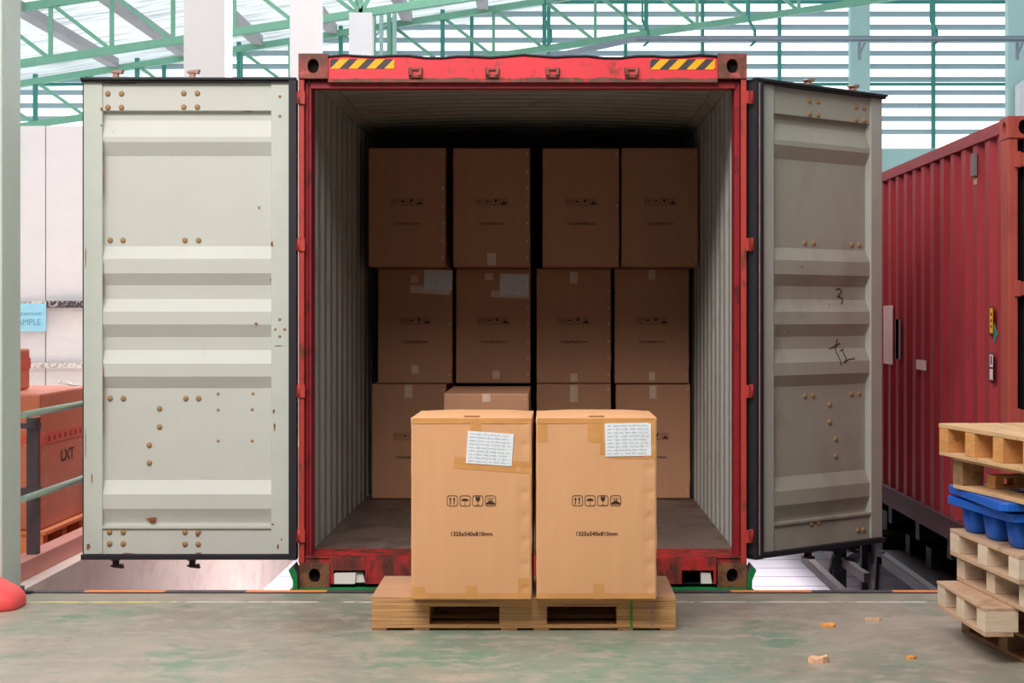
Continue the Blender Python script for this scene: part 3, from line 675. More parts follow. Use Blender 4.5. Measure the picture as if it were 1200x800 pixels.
# doors
def zdoor(py): return (655 - py) / 215
def make_door(sgn, g, s1, s2, W, m_panel, m_stile, bolts, small, cams, edge=None, loc=None, rz=0):
    d = bpy.data.objects.new('door', None); COL.objects.link(d); d.parent = ct
    d.location = Vector(loc) - ORG; d.rotation_euler = (0, 0, rz)
    S = lambda a, b: tuple(sorted((sgn * a, sgn * b)))
    H = 2.617
    bm = nb()   # recessed panel with bulges
    prof = [(97, .012), (129, .012), (129.6, .045), (140, .045), (160, .010), (166, .010), (182, .045), (288, .045), (303, .010), (320, .010), (334, .045),
            (350, .045), (365, .010), (380, .010), (395, .045), (410, .045), (426, .010), (441, .010), (455, .045), (563, .045), (579, .010), (596, .010),
            (613, .045), (616, .045), (616.3, .0), (619, .0), (619.5, .012), (649, .012)]
    F1 = [(y, zdoor(p)) for p, y in prof]; xa_, xb_ = S(s2, W - 0.102)
    A = [bm.verts.new((xa_, y, z)) for y, z in F1]; B = [bm.verts.new((xb_, y, z)) for y, z in F1]
    for i in range(len(F1) - 1): bm.faces.new((A[i], B[i], B[i + 1], A[i + 1]))
    # back skin
    C_ = [bm.verts.new((xa_, 0.052, F1[0][1])), bm.verts.new((xb_, 0.052, F1[0][1])), bm.verts.new((xb_, 0.052, F1[-1][1])), bm.verts.new((xa_, 0.052, F1[-1][1]))]
    bm.faces.new(C_); bm.faces.new((A[0], B[0], C_[1], C_[0])); bm.faces.new((A[-1], B[-1], C_[2], C_[3]))
    bm.faces.new(A + [C_[3], C_[0]]); bm.faces.new(B + [C_[2], C_[1]])
    link('door_panel', bm, m_panel, d)
    for (a, b) in ((s1, s2), (W - 0.102, W)):
        bm = nb(); q = S(a, b); box(bm, q[0], q[1], 0, 0.055, zdoor(649), zdoor(96)); link('stile', bm, m_stile, d, bevel=0.003)
    bm = nb()   # rubber seal
    q = S(0, g); box(bm, q[0], q[1], -0.03, 0.05, zdoor(655), zdoor(93))
    q = S(0, W + 0.01); box(bm, q[0], q[1], -0.02, 0.04, zdoor(655), zdoor(649.5)); box(bm, q[0], q[1], -0.02, 0.05, zdoor(96.5), zdoor(93))
    box(bm, q[0], q[1], -0.035, 0.0, zdoor(94), zdoor(91.5))
    q = S(W, W + 0.008); box(bm, q[0], q[1], 0.01, 0.05, zdoor(655), zdoor(93))
    if edge:
        q = S(g * 0.35, g * 0.45); 
    link('gasket', bm, M_rubber, d)
    if edge:
        bm = nb(); q = S(g * 0.36, g * 0.50); box(bm, q[0], q[1], -0.032, -0.029, zdoor(650), zdoor(97)); link('seal_bead', bm, M_cam, d)
        bm = nb(); q = S(g + 0.001, s1 - 0.001); box(bm, q[0], q[1], -0.006, 0.05, zdoor(651), zdoor(97)); link('red_edge', bm, M_redpaint, d)
    # bolts
    bm = nb(); prev = None
    rings = [(0.0155, 0), (0.0145, -0.005), (0.010, -0.009), (0.004, -0.0105)]
    vv = [[bm.verts.new((r * math.cos(k * math.pi / 6), y, r * math.sin(k * math.pi / 6))) for k in range(12)] for r, y in rings]
    for a, b in zip(vv, vv[1:]):
        for k in range(12): bm.faces.new((a[k], a[(k + 1) % 12], b[(k + 1) % 12], b[k])).smooth = True
    bm.faces.new(vv[-1]); first = None
    def panel_y(z):
        for (y0, z0), (y1, z1) in zip(F1, F1[1:]):
            if z1 <= z <= z0: return y0 + (y1 - y0) * ((z - z0) / (z1 - z0) if z1 != z0 else 0)
        return 0.012
    src = link('bolt', bm, M_bolt, d)
    for i, (x, z, sc) in enumerate([(x, z, 1.0) for x, z in bolts] + [(x, z, 0.55) for x, z in small]):
        o = src if i == 0 else stick(src, d)
        o.location = (sgn * x, panel_y(z) if s2 < x < W - 0.102 else 0, z); o.scale = (sc, sc, sc)
    # locking bar cams above and below
    for i, x in enumerate(cams):
        for top in (True, False):
            z0 = zdoor(92) if top else zdoor(655); k = 1 if top else -1; bm = nb()
            q = S(x - 0.022, x + 0.022); box(bm, q[0], q[1], 0.03, 0.09, min(z0, z0 + k * 0.012), max(z0, z0 + k * 0.012))
            q = S(x - 0.014, x + 0.014); box(bm, q[0], q[1], 0.04, 0.075, min(z0, z0 + k * 0.045), max(z0, z0 + k * 0.045))
            q = S(x - 0.034, x + 0.030); prism(bm, [(q[0], z0 + k * 0.040), (q[1], z0 + k * 0.034), (q[1] + 0.008, z0 + k * 0.056), (q[0] + 0.02, z0 + k * 0.05)], 'y', 0.035, 0.08)
            link('lock_cam', bm, M_cam if top else M_camdark, d)
    # hinges
    for py in (114.5, 286.5, 458, 627.5):
        z = zdoor(py); bm = nb(); q = S(-0.045, 0.012); box(bm, q[0], q[1], -0.012, 0.004, z - 0.034, z + 0.034)
        tube(bm, (sgn * -0.012, -0.004, z - 0.036), (sgn * -0.012, -0.004, z + 0.036), 0.011); link('hinge', bm, M_orange_red, d)
    return d
lb = [((348 - x) / 215, zdoor(y)) for x, y in [(126, 109.5), (142, 109.5), (215, 109), (231, 109), (126, 125.5), (142, 125.5), (215, 125), (231, 125),
      (127, 281), (142, 281), (215, 281), (231, 281), (127, 467), (142.5, 467), (216, 467), (231, 467), (185, 479), (185, 500.5), (173, 522), (173, 543),
      (128, 623.5), (144, 623.5), (216.5, 623.5), (232, 623.5), (128, 637), (144, 637), (216.5, 637.5), (232, 637.5)]]
lsm = [((348 - x) / 215, zdoor(y)) for x, y in [(254, 461.5), (295, 461.5), (254, 480.5), (294, 480), (254, 517), (294, 517), (328, 374), (328, 394), (328, 113), (328, 136)]]
make_door(-1, 0.040, 0.040, 0.140, 1.162, M_door, M_doorworn, lb, lsm, [(350 - 135) / 215, (350 - 225) / 215], loc=(X0 - 0.010, YF - 0.0, 0.114))
rb = [(x - 0.055, z) for x, z in lb if z > zdoor(550)] + [(0.92, zdoor(637)), (0.97, zdoor(637)), (0.50, zdoor(622)), (0.565, zdoor(622))]
rd_ang = R(41.3)
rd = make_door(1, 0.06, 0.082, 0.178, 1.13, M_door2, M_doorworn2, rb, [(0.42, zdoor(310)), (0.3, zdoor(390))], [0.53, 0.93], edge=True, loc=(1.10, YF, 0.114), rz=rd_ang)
# rust on the left door
ld = [o for o in bpy.data.objects if o.name.startswith('door') and o.type == 'EMPTY' and o.parent == ct][0]
M_ruststain = mat('rust_stain', (140, 84, 52), 0.9, var=0.35, scale=40)
random.seed(21)
for (px, py, w_, h_) in ((177, 609, 16, 6), (178, 612, 9, 5), (120.5, 200, 1.6, 90), (120.5, 330, 1.4, 60), (120.5, 470, 1.6, 110), (319, 286, 4, 8), (318, 328, 5, 6),
                         (327, 405, 12, 1.2), (334, 386, 5, 4), (323, 386, 4, 3), (321, 482, 3, 7), (322, 500, 2.5, 12), (320, 614, 5, 3), (326, 640, 3, 8), (330, 632, 2, 5),
                         (145, 97.5, 40, 1.5), (119, 128, 4, 5), (119, 147, 3, 3), (290, 129.5, 14, 1.5), (300, 379, 4, 3), (232, 648, 9, 2), (150, 648.5, 20, 1.5), (231, 627, 5, 3),
                         (104, 640, 6, 10), (108, 560, 2, 16), (100.5, 300, 1.2, 30), (100.5, 520, 1.2, 40), (339, 560, 1.5, 30), (339, 380, 1.5, 20)):
    bm = nb(); x = -(348 - px) / 215; z = zdoor(py); n_ = 12
    yy = -0.0015 if (px > 318 or px < 120) else {True: -0.0015}.get(615 < py < 619.3, 0.0)
    if yy == 0.0:
        pr = [(97, .012), (129, .012), (129.6, .045), (140, .045), (160, .010), (166, .010), (182, .045), (365, .010), (380, .010), (395, .045), (596, .010), (613, .045), (616, .045), (619.5, .012), (649, .012)]
        for (p0, y0), (p1, y1) in zip(pr, pr[1:]):
            if p0 <= py <= p1: yy = y0 + (y1 - y0) * (py - p0) / (p1 - p0) - 0.006
        if px > 117 and px < 122: yy = 0.008; x += 0.004
    V = []
    for k in range(n_):
        a = 2 * math.pi * k / n_; q = random.uniform(0.55, 1.0); V.append((x + w_ / 430 * q * math.cos(a), z + h_ / 430 * q * math.sin(a)))
    prism(bm, V, 'y', yy, yy + 0.001); link('rust_stain', bm, M_ruststain, ld)
# handwriting scrawled on the right door
def scrawl(strokes, parent, w=0.005):
    bm = nb()
    for st in strokes:
        for a, b in zip(st, st[1:]): beam(bm, (a[0], a[2], a[1]), (b[0], b[2], b[1]), w, 0.002, up=(0, 1, 0))
    return link('handwriting', bm, M_scratch, parent)
def rdpt(px, py):   # photo pixel to a spot on the door's own plane
    k = (px - 645) / F; t_ = (k * YF - 1.10) / (math.cos(rd_ang) - k * math.sin(rd_ang)); Yd = YF + t_ * math.sin(rd_ang)
    z = EYE - (py - 370) * Yd / F - 0.114
    return t_, z
def dsurf(z):
    pf = [(zdoor(p), y) for p, y in ((288, .045), (303, .010), (320, .010), (334, .045), (350, .045), (365, .010), (380, .010), (395, .045), (410, .045), (426, .010), (441, .010), (455, .045))]
    for (z0, y0), (z1, y1) in zip(pf, pf[1:]):
        if z1 <= z <= z0: return y0 + (y1 - y0) * (z - z0) / (z1 - z0) - 0.003
    return 0.042
def stroke(pts):
    out = []
    for (a, b) in zip(pts, pts[1:]):
        for k in range(6):
            q = (a[0] + (b[0] - a[0]) * k / 6, a[1] + (b[1] - a[1]) * k / 6); x, z = rdpt(*q); out.append((x, z, dsurf(z)))
    x, z = rdpt(*pts[-1]); out.append((x, z, dsurf(z))); return out
scrawl([stroke([(986, 339), (991, 338), (993, 342), (988, 347), (994, 349), (993, 354), (990, 356)])], rd)
scrawl([stroke([(978, 409), (984, 406), (991, 402)]), stroke([(988, 397), (985, 410), (987, 428)]), stroke([(990, 411), (995, 409)]),
        stroke([(993, 411), (994, 420), (990, 425), (996, 421), (1004, 420)])], rd)

# ------------------------------------------------------------------ chassis bits under the open container
t = thing('trailer_chassis', 'green and black trailer chassis carrying the open container', 'trailer', (-0.151, 9.5, YARD))
zt = ZB - YARD
bm = nb(); box(bm, -1.26, 1.25, 0.02, 0.24, zt - 0.055, zt - 0.001); bol = link('end_bolster', bm, M_chgreen, t)
bm = nb(); box(bm, -1.255, -0.3, 0.012, 0.02, zt - 0.031, zt - 0.021); box(bm, 0.3, 1.24, 0.012, 0.02, zt - 0.031, zt - 0.021); link('red_stripe', bm, M_redpaint, bol)
bm = nb(); box(bm, -1.1, -0.87, 0.008, 0.02, zt - 0.052, zt - 0.035); box(bm, 0.9, 1.1, 0.008, 0.02, zt - 0.052, zt - 0.035); link('reflector', bm, M_paper, bol)
for sx in (-1, 1):
    bm = nb(); pts = [(342, 668), (347, 662.5), (352, 673), (352.5, 690), (347, 692), (347, 680)]
    P = []
    for px, py in pts:
        p = at(px - 4, py, 9.5); P.append((p.x + 0.151 if sx < 0 else -(p.x + 0.151) + 0.0, p.z - YARD))
    prism(bm, P, 'y', 0.0, 0.012, 0); prism(bm, P, 'y', 0.013, 0.16, 1); link('guide_horn', bm, [M_chgreen, M_post], t)
for x in (-0.45, 0.45):
    bm = nb(); box(bm, x - 0.07, x + 0.07, 0.25, 12, zt - 0.35, zt - 0.06); link('frame_rail', bm, M_black, t)
def wheel(parent, x, y, r=0.48, w=0.26):
    bm = nb(); prof = [(r * 0.55, -w / 2), (r * 0.93, -w / 2), (r, -w / 2 + 0.04), (r, w / 2 - 0.04), (r * 0.93, w / 2), (r * 0.55, w / 2)]
    lathe(bm, prof, 32); bmesh.ops.rotate(bm, verts=bm.verts, matrix=Matrix.Rotation(R(90), 3, 'Y')); bmesh.ops.translate(bm, verts=bm.verts, vec=(x, y, r))
    o = link('wheel', bm, M_tyre, parent, smooth=False)
    bm = nb(); tube(bm, (x - w / 2 - 0.02, y, r), (x + w / 2 + 0.02, y, r), r * 0.52, 20); link('rim', bm, M_chgrey, o); return o
for x in (-0.85, 0.85):
    for y in (2.2, 3.4): wheel(t, x, y)
for y in (2.2, 3.4):
    bm = nb(); tube(bm, (-0.75, y, 0.48), (0.75, y, 0.48), 0.06); box(bm, -0.55, -0.35, y - 0.1, y + 0.1, 0.5, zt - 0.34); box(bm, 0.35, 0.55, y - 0.1, y + 0.1, 0.5, zt - 0.34); link('axle', bm, M_black, t)
for x in (-0.6, 0.6):
    bm = nb(); box(bm, x - 0.05, x + 0.05, 9.0, 9.1, 0.03, zt - 0.3); box(bm, x - 0.12, x + 0.12, 8.93, 9.17, 0, 0.03); link('landing_leg', bm, M_black, t)
t = thing('foam_block', 'white block wedged in the left fork pocket of the open container', 'block', (pk[0][0] + 0.085, YF + 0.06, pzb - 0.0))
bm = nb(); prism(bm, [(-0.083, 0), (0.03, 0), (0.035, 0.062), (-0.075, 0.060), (-0.083, 0.055)], 'y', -0.06, 0.1); prism(bm, [(0.03, 0.004), (0.083, 0.006), (0.072, 0.062), (0.035, 0.062)], 'y', -0.04, 0.1)
link('block', bm, M_styro, t)
bm = nb(); prism(bm, [(-0.03, 0), (0.028, 0.0), (0.02, 0.06), (-0.033, 0.064)], 'y', 0, 0.1)
o = link('foam_block', bm, M_styro); o.location = (pk[1][1] - 0.035, YF + 0.01, pzb + 0.0)
tag(o, 'small white block in the right fork pocket of the open container', 'block')

# ------------------------------------------------------------------ cartons
def carton_shape(w, d, h, bulge, seed, crimps=False):
    """front face at y=0, box reaches y=d, foot at z=0, centred on x"""
    def f(x, z):
        u = max(-1, min(1, x / (w / 2))); v = max(-1, min(1, (z - h / 2) / (h / 2)))
        y = -bulge * (1 - u * u) * (1 - abs(v) ** 3)
        y += 0.0018 * noise.noise(Vector((x * 5 + seed, z * 4, 0)))
        if crimps:
            for k in range(8):
                cz = 0.05 + k * 0.108; dx = (x - (w / 2 - 0.03)) / 0.012; dz = (z - cz) / 0.014
                y += 0.007 * math.exp(-dx * dx - dz * dz)
            dx = (x - (w / 2 - 0.047)) / 0.004; y += 0.0022 * math.exp(-dx * dx)
        return y
    return f
def carton_body(w, d, h, f, seed, topsag=0.006):
    bm = nb(); nx, nz, ny = 44, 64, 8
    def P(i, j, k):   # i 0..nx, j 0..ny, k 0..nz on the surface
        x = -w / 2 + w * i / nx; y = d * j / ny; z = h * k / nz
        u = i / nx * 2 - 1; v = k / nz * 2 - 1; q = j / ny * 2 - 1
        px, py, pz = x, y, z
        if j == 0: py = f(x, z)
        if i == 0: px -= (0.006 if d < 1 else 0.001) * (1 - v * v) * (1 - q * q)
        if i == nx: px += (0.006 if d < 1 else 0.001) * (1 - v * v) * (1 - q * q)
        if k == nz: pz += (0.014 if d < 1 else 0.001) * (1 - abs(u) ** 4) * (1 - abs(q) ** 4) + 0.0015 * noise.noise(Vector((x * 8, y * 8, seed)))
        edge = (k == nz or k == 0)
        if edge and j == 0: pz += (-1 if k else 1) * 0.003 * abs(noise.noise(Vector((x * 14 + seed, 0, k)))) + 0.0 * noise.noise(Vector((x * 14 + seed, 0, k)))
        if i in (0, nx) and j == 0: px += 0.004 * noise.noise(Vector((z * 9 + seed, 1, i)))
        return (px, py, pz)
    cache = {}
    def V(i, j, k):
        if (i, j, k) not in cache: cache[i, j, k] = bm.verts.new(P(i, j, k))
        return cache[i, j, k]
    for i in range(nx):
        for k in range(nz):
            bm.faces.new((V(i, 0, k), V(i + 1, 0, k), V(i + 1, 0, k + 1), V(i, 0, k + 1))).smooth = True
            if i % 11 == 0 and k % 16 == 0: pass
    for i in range(nx):
        for j in range(ny):
            bm.faces.new((V(i, j, nz), V(i + 1, j, nz), V(i + 1, j + 1, nz), V(i, j + 1, nz)))
            bm.faces.new((V(i, j, 0), V(i, j + 1, 0), V(i + 1, j + 1, 0), V(i + 1, j, 0)))
    for k in range(nz):
        for j in range(ny):
            bm.faces.new((V(0, j, k), V(0, j, k + 1), V(0, j + 1, k + 1), V(0, j + 1, k)))
            bm.faces.new((V(nx, j, k), V(nx, j + 1, k), V(nx, j + 1, k + 1), V(nx, j, k + 1)))
    bm.faces.new([V(i, ny, 0) for i in range(nx + 1)] + [V(nx, ny, k) for k in range(1, nz + 1)] + [V(i, ny, nz) for i in range(nx - 1, -1, -1)] + [V(0, ny, k) for k in range(nz - 1, 0, -1)])
    return bm
def icons(bm, f, cx, cz, a=0.0245, pitch=0.0575):
    e = 0.0022
    def fn(x, z): return (x, f(x, z) - e, z)
    def line(p, q, w):
        p = Vector(p); q = Vector(q); n_ = (q - p).normalized(); s_ = Vector((-n_.y, n_.x)) * w / 2
        poly(bm, [tuple(p + s_), tuple(q + s_), tuple(q - s_), tuple(p - s_)], fn)
    for i in range(4):
        x = cx + (i - 1.5) * pitch
        ring = []
        for rr in (a, a - 0.0024):
            pts = []
            for k in range(24):
                an = 2 * math.pi * k / 24; ca, sa = math.cos(an), math.sin(an)
                pts.append(bm.verts.new(fn(x + rr * math.copysign(abs(ca) ** 0.4, ca), cz + rr * math.copysign(abs(sa) ** 0.4, sa))))
            ring.append(pts)
        for k in range(24): bm.faces.new((ring[0][k], ring[0][(k + 1) % 24], ring[1][(k + 1) % 24], ring[1][k]))
        if i == 0:
            for dx in (-0.009, 0.008):
                line((x + dx, cz - 0.016), (x + dx, cz + 0.008), 0.004)
                poly(bm, [(x + dx - 0.006, cz + 0.006), (x + dx + 0.006, cz + 0.006), (x + dx, cz + 0.016)], fn)
        elif i == 1:
            pts = [(x + 0.017 * math.cos(math.pi * k / 10), cz + 0.0 + 0.010 * math.sin(math.pi * k / 10)) for k in range(11)]
            poly(bm, pts, fn); line((x, cz), (x, cz - 0.018), 0.0018); line((x, cz - 0.018), (x - 0.004, cz - 0.018), 0.002); line((x, cz + 0.01), (x, cz + 0.013), 0.002)
        elif i == 2:
            poly(bm, [(x - 0.010, cz + 0.019), (x - 0.002, cz + 0.019), (x + 0.001, cz + 0.010), (x + 0.002, cz + 0.019), (x + 0.010, cz + 0.019), (x + 0.009, cz + 0.004), (x + 0.003, cz - 0.003), (x - 0.003, cz - 0.003), (x - 0.009, cz + 0.004)], fn)
            line((x, cz - 0.003), (x, cz - 0.018), 0.0018); line((x - 0.009, cz - 0.019), (x + 0.009, cz - 0.019), 0.002)
        else:
            poly(bm, [(x - 0.020, cz - 0.016), (x + 0.020, cz - 0.016), (x + 0.020, cz - 0.009), (x + 0.011, cz - 0.006), (x + 0.009, cz), (x - 0.009, cz), (x - 0.011, cz - 0.006), (x - 0.020, cz - 0.009)], fn)
            for dx in (-0.004, 0.004):
                line((x + dx, cz + 0.001), (x + dx, cz + 0.014), 0.003)
            line((x - 0.015, cz + 0.013), (x - 0.009, cz + 0.006), 0.002); line((x + 0.015, cz + 0.013), (x + 0.009, cz + 0.006), 0.002)
def patch(bm, f, cx, cz, w, h, ang=0, e=0.0012, nx=8, nz=8, mi=0, clipw=None, crumple=0.0, edge=False):
    c, s_ = math.cos(ang), math.sin(ang); g = []
    for i in range(nx + 1):
        r_ = []
        for j in range(nz + 1):
            a = (i / nx - 0.5) * w; b = (j / nz - 0.5) * h; x = cx + a * c - b * s_; z = cz + a * s_ + b * c
            if clipw: x = min(x, clipw)
            y = f(x, z) - e - crumple * abs(noise.noise(Vector((x * 25, z * 25, 3))))
            r_.append(bm.verts.new((x, y, z)))
        g.append(r_)
    for i in range(nx):
        for j in range(nz): bm.faces.new((g[i][j], g[i + 1][j], g[i + 1][j + 1], g[i][j + 1])).material_index = mi
SHAPES = {}
def proto(kind, w, d, h, bulge, crimps, body_mat):
    if kind in SHAPES: return SHAPES[kind]
    f = carton_shape(w, d, h, bulge, 1.3 + len(SHAPES), crimps)
    bm = carton_body(w, d, h, f, 2.0 + len(SHAPES))
    bmesh.ops.recalc_face_normals(bm, faces=bm.faces)
    me = bpy.data.meshes.new('carton_body'); bm.to_mesh(me); bm.free(); me.materials.append(body_mat)
    bm = nb(); icons(bm, f, 0.0, 0.446 * h / 0.82)
    ik = bpy.data.meshes.new('handling_symbols'); bm.to_mesh(ik); bm.free(); ik.materials.append(M_ink)
    bm = nb(); put_text(bm, '1325x540x810mm', 0.0255, 0.0, 0.296 * h / 0.82, lambda x, z: (x, f(x, z) - 0.0022, z), 1.0, off=0.0004)
    mk = bpy.data.meshes.new('size_text'); bm.to_mesh(mk); bm.free(); mk.materials.append(M_ink)
    bm = nb(); box(bm, -0.004, 0.004, -0.0035, 0.004, -0.008, 0.008); bmesh.ops.rotate(bm, verts=bm.verts, matrix=Matrix.Rotation(R(35), 3, 'Y'))
    st = bpy.data.meshes.new('staple'); bm.to_mesh(st); bm.free(); st.materials.append(M_staple)
    SHAPES[kind] = (f, me, (mk, ik), st, w, d, h); return SHAPES[kind]
def mkobj(name, me, parent, loc=(0, 0, 0)):
    o = bpy.data.objects.new(name, me); COL.objects.link(o); o.parent = parent; o.location = loc; return o
def place_carton(kind, args, x, y, z, label, group, rz=0, tapes=(), paper=None, staples=0, tape_mat=M_tape, label_mat=M_paper, scale=1.0):
    f, me, mk, st, w, d, h = proto(kind, *args)
    t = thing('carton', label, 'carton', (x, y, z), rz, group)
    mkobj('carton_body', me, t); mkobj('size_text', mk[0], t); mkobj('handling_symbols', mk[1], t)
    for tp in tapes:
        bm = nb(); patch(bm, f, *tp, clipw=w / 2 - 0.002); link('tape', bm, tape_mat, t, smooth=True)
    bm = nb()   # tape over the closing seam on the top, and the lip down the front
    box(bm, -0.035, 0.035, 0.02, d - 0.05, h + 0.006, h + 0.0075)
    if kind == 'front':
        link('seam_tape', bm, tape_mat, t)
        for (zz, hh) in ((h - 0.014, 0.024), (0.014, 0.024)):
            bm = nb(); patch(bm, f, 0, zz, w - 0.01, hh, 0, e=0.0012, nx=30, nz=2, crumple=0.004)
            link('edge_tape', bm, tape_mat, t, smooth=True)
    else: bm.free()
    if paper:
        cx, cz, pw, ph, ang = paper
        bm = nb(); patch(bm, f, cx, cz, pw, ph, ang, e=0.0035, nx=10, nz=8, crumple=0.0015)
        sh = link('paper_label', bm, label_mat, t, smooth=True)
        bm = nb(); c, s_ = math.cos(ang), math.sin(ang)
        def ln(a0, b0, a1, b1, wd):
            P = []
            for a, b in ((a0, b0), (a1, b0), (a1, b1), (a0, b1)):
                xx = cx + a * c - b * s_; zz = cz + a * s_ + b * c; P.append((xx, zz))
            vv = [bm.verts.new((p[0], f(*p) - 0.0062, p[1])) for p in P]; bm.faces.new(vv)
        random.seed(int(cx * 1000) + 5)
        for r_ in range(9):
            b = (0.42 - r_ * 0.105) * ph; a = -0.45 * pw
            while a < 0.42 * pw:
                l_ = random.uniform(0.008, 0.03); ln(a, b, min(a + l_, 0.45 * pw), b + 0.0022, 0); a += l_ + random.uniform(0.004, 0.012)
        for q in (-0.25, -0.05, 0.12, 0.3): ln(q * pw, -0.45 * ph, q * pw + 0.0012, 0.45 * ph, 0)
        link('label_print', bm, M_paperink, sh)
    for k in range(staples):
        zz = 0.06 + k * (h - 0.1) / max(1, staples - 1); xx = w / 2 - 0.018
        mkobj('staple', st, t, (xx, f(xx, zz) - 0.001, zz))
    return t
FA = (0.545, 0.60, 0.82, 0.007, True, M_card)
G1 = 'two cartons on the dock pallet'
YB = 7.95; PZ = 0.155
fx = lambda px: (px - 645) * YB / F
place_carton('front', FA, fx(552.5), YB, PZ + 0.004, 'bright tan carton on the dock pallet, left one, with a tilted white label', G1, rz=R(-0.3),
             tapes=[(0.10, 0.606, 0.36, 0.052, R(-4)), (0.0, 0.03, 0.048, 0.06), (-0.24, 0.03, 0.06, 0.05), (0.235, 0.05, 0.05, 0.09), (0.02, 0.765, 0.05, 0.08)],
             paper=(0.083, 0.682, 0.208, 0.146, R(-4)))
place_carton('front', FA, fx(699.0), YB + 0.005, PZ + 0.004, 'bright tan carton on the dock pallet, right one, white label in its corner', G1, rz=R(0.3),
             tapes=[(-0.005, 0.76, 0.07, 0.10), (0.01, 0.035, 0.05, 0.07), (-0.245, 0.75, 0.045, 0.08), (0.17, 0.655, 0.19, 0.04), (0.235, 0.74, 0.05, 0.12), (0.04, 0.68, 0.05, 0.05)],
             paper=(0.143, 0.722, 0.208, 0.150, R(1)))
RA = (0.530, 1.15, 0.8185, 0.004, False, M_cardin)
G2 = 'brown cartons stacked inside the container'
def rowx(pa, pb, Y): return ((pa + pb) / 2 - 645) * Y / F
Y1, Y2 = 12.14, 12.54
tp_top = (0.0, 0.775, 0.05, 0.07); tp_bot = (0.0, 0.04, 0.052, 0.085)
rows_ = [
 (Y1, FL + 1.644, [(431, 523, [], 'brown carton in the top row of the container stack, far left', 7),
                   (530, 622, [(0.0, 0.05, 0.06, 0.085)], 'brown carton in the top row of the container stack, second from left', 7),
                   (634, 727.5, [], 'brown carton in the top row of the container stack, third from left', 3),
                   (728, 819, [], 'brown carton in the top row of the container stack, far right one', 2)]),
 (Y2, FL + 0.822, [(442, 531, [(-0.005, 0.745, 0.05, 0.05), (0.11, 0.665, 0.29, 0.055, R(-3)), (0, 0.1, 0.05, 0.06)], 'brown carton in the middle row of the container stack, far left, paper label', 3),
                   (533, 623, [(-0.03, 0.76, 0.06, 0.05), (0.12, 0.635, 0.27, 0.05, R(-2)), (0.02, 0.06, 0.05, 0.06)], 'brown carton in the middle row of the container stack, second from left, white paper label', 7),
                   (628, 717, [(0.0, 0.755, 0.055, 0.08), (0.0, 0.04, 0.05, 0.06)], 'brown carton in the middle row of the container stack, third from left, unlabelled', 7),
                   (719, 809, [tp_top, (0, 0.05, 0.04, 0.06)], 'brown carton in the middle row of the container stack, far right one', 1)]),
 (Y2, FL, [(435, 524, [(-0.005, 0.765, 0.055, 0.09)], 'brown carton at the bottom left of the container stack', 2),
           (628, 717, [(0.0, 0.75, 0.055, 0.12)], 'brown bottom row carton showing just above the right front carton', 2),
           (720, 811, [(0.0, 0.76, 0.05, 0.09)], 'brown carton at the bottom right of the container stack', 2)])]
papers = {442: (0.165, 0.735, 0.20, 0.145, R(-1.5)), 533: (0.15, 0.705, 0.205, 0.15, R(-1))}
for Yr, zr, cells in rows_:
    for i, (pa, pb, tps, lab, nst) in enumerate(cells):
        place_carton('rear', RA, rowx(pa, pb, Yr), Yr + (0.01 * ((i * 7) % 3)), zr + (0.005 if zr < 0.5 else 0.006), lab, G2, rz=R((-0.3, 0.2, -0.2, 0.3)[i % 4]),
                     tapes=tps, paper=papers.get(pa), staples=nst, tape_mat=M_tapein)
place_carton('rear', RA, rowx(519, 621, 11.0), 11.0, FL + 0.005, 'brown carton pulled forward of the stack, its top showing behind the left front carton', G2, tapes=[(0.0, 0.79, 0.05, 0.05)], staples=3, tape_mat=M_tapein)

# ------------------------------------------------------------------ dock pallet of laminated board
py0 = 8.05; ps = F / py0
t = thing('pallet', 'low laminated plywood pallet carrying the two bright cartons', 'pallet', ((-0.82 + 0.574) / 2, py0, 0))
hw = 0.697; D = 0.64
Zp = lambda py: EYE - (py - 370) / ps
bm = nb(); box(bm, -hw, hw, 0, D, Zp(710.5), PZ, 0)
for f in bm.faces:
    if f.calc_center_median().z > PZ - 1e-4: f.material_index = 1
link('top_deck', bm, [M_ply, M_plytop], t, bevel=0.002)
cxp = -0.123
for a, b in ((435, 503.5), (585, 641), (722.5, 792)):
    for ya, yb in ((0.0, 0.10), (0.27, 0.37), (0.54, D)):
        bm = nb(); box(bm, (a - 645) / ps - cxp + 0.0006, (b - 645) / ps - cxp, ya + (0.001 if ya else 0), yb, Zp(731.5), Zp(710.5)); link('block', bm, M_ply, t, bevel=0.002)
bm = nb()
for ya, yb in ((0.0, 0.10), (0.27, 0.37), (0.54, D)): box(bm, -hw, hw, ya, yb, Zp(736), Zp(731.5))
link('bottom_deck', bm, M_ply, t, bevel=0.002)
for a, b in ((436, 453), (485, 503), (587, 606), (625, 643), (724, 742), (774, 792)):
    bm = nb(); box(bm, (a - 645) / ps - cxp, (b - 645) / ps - cxp, 0.0, D, 0.0, Zp(736)); link('runner', bm, M_wood3, t)
bm = nb(); box(bm, (738 - 645) / ps - cxp, (741.5 - 645) / ps - cxp, -0.002, 0.0, Zp(736), Zp(704)); link('green_mark', bm, M_greenstrap, t)
bm = nb(); box(bm, (763 - 645) / ps - cxp, (765 - 645) / ps - cxp, -0.0015, 0.0, Zp(736), Zp(704)); link('faint_mark', bm, mat('faint_mauve', (170, 130, 140)), t)

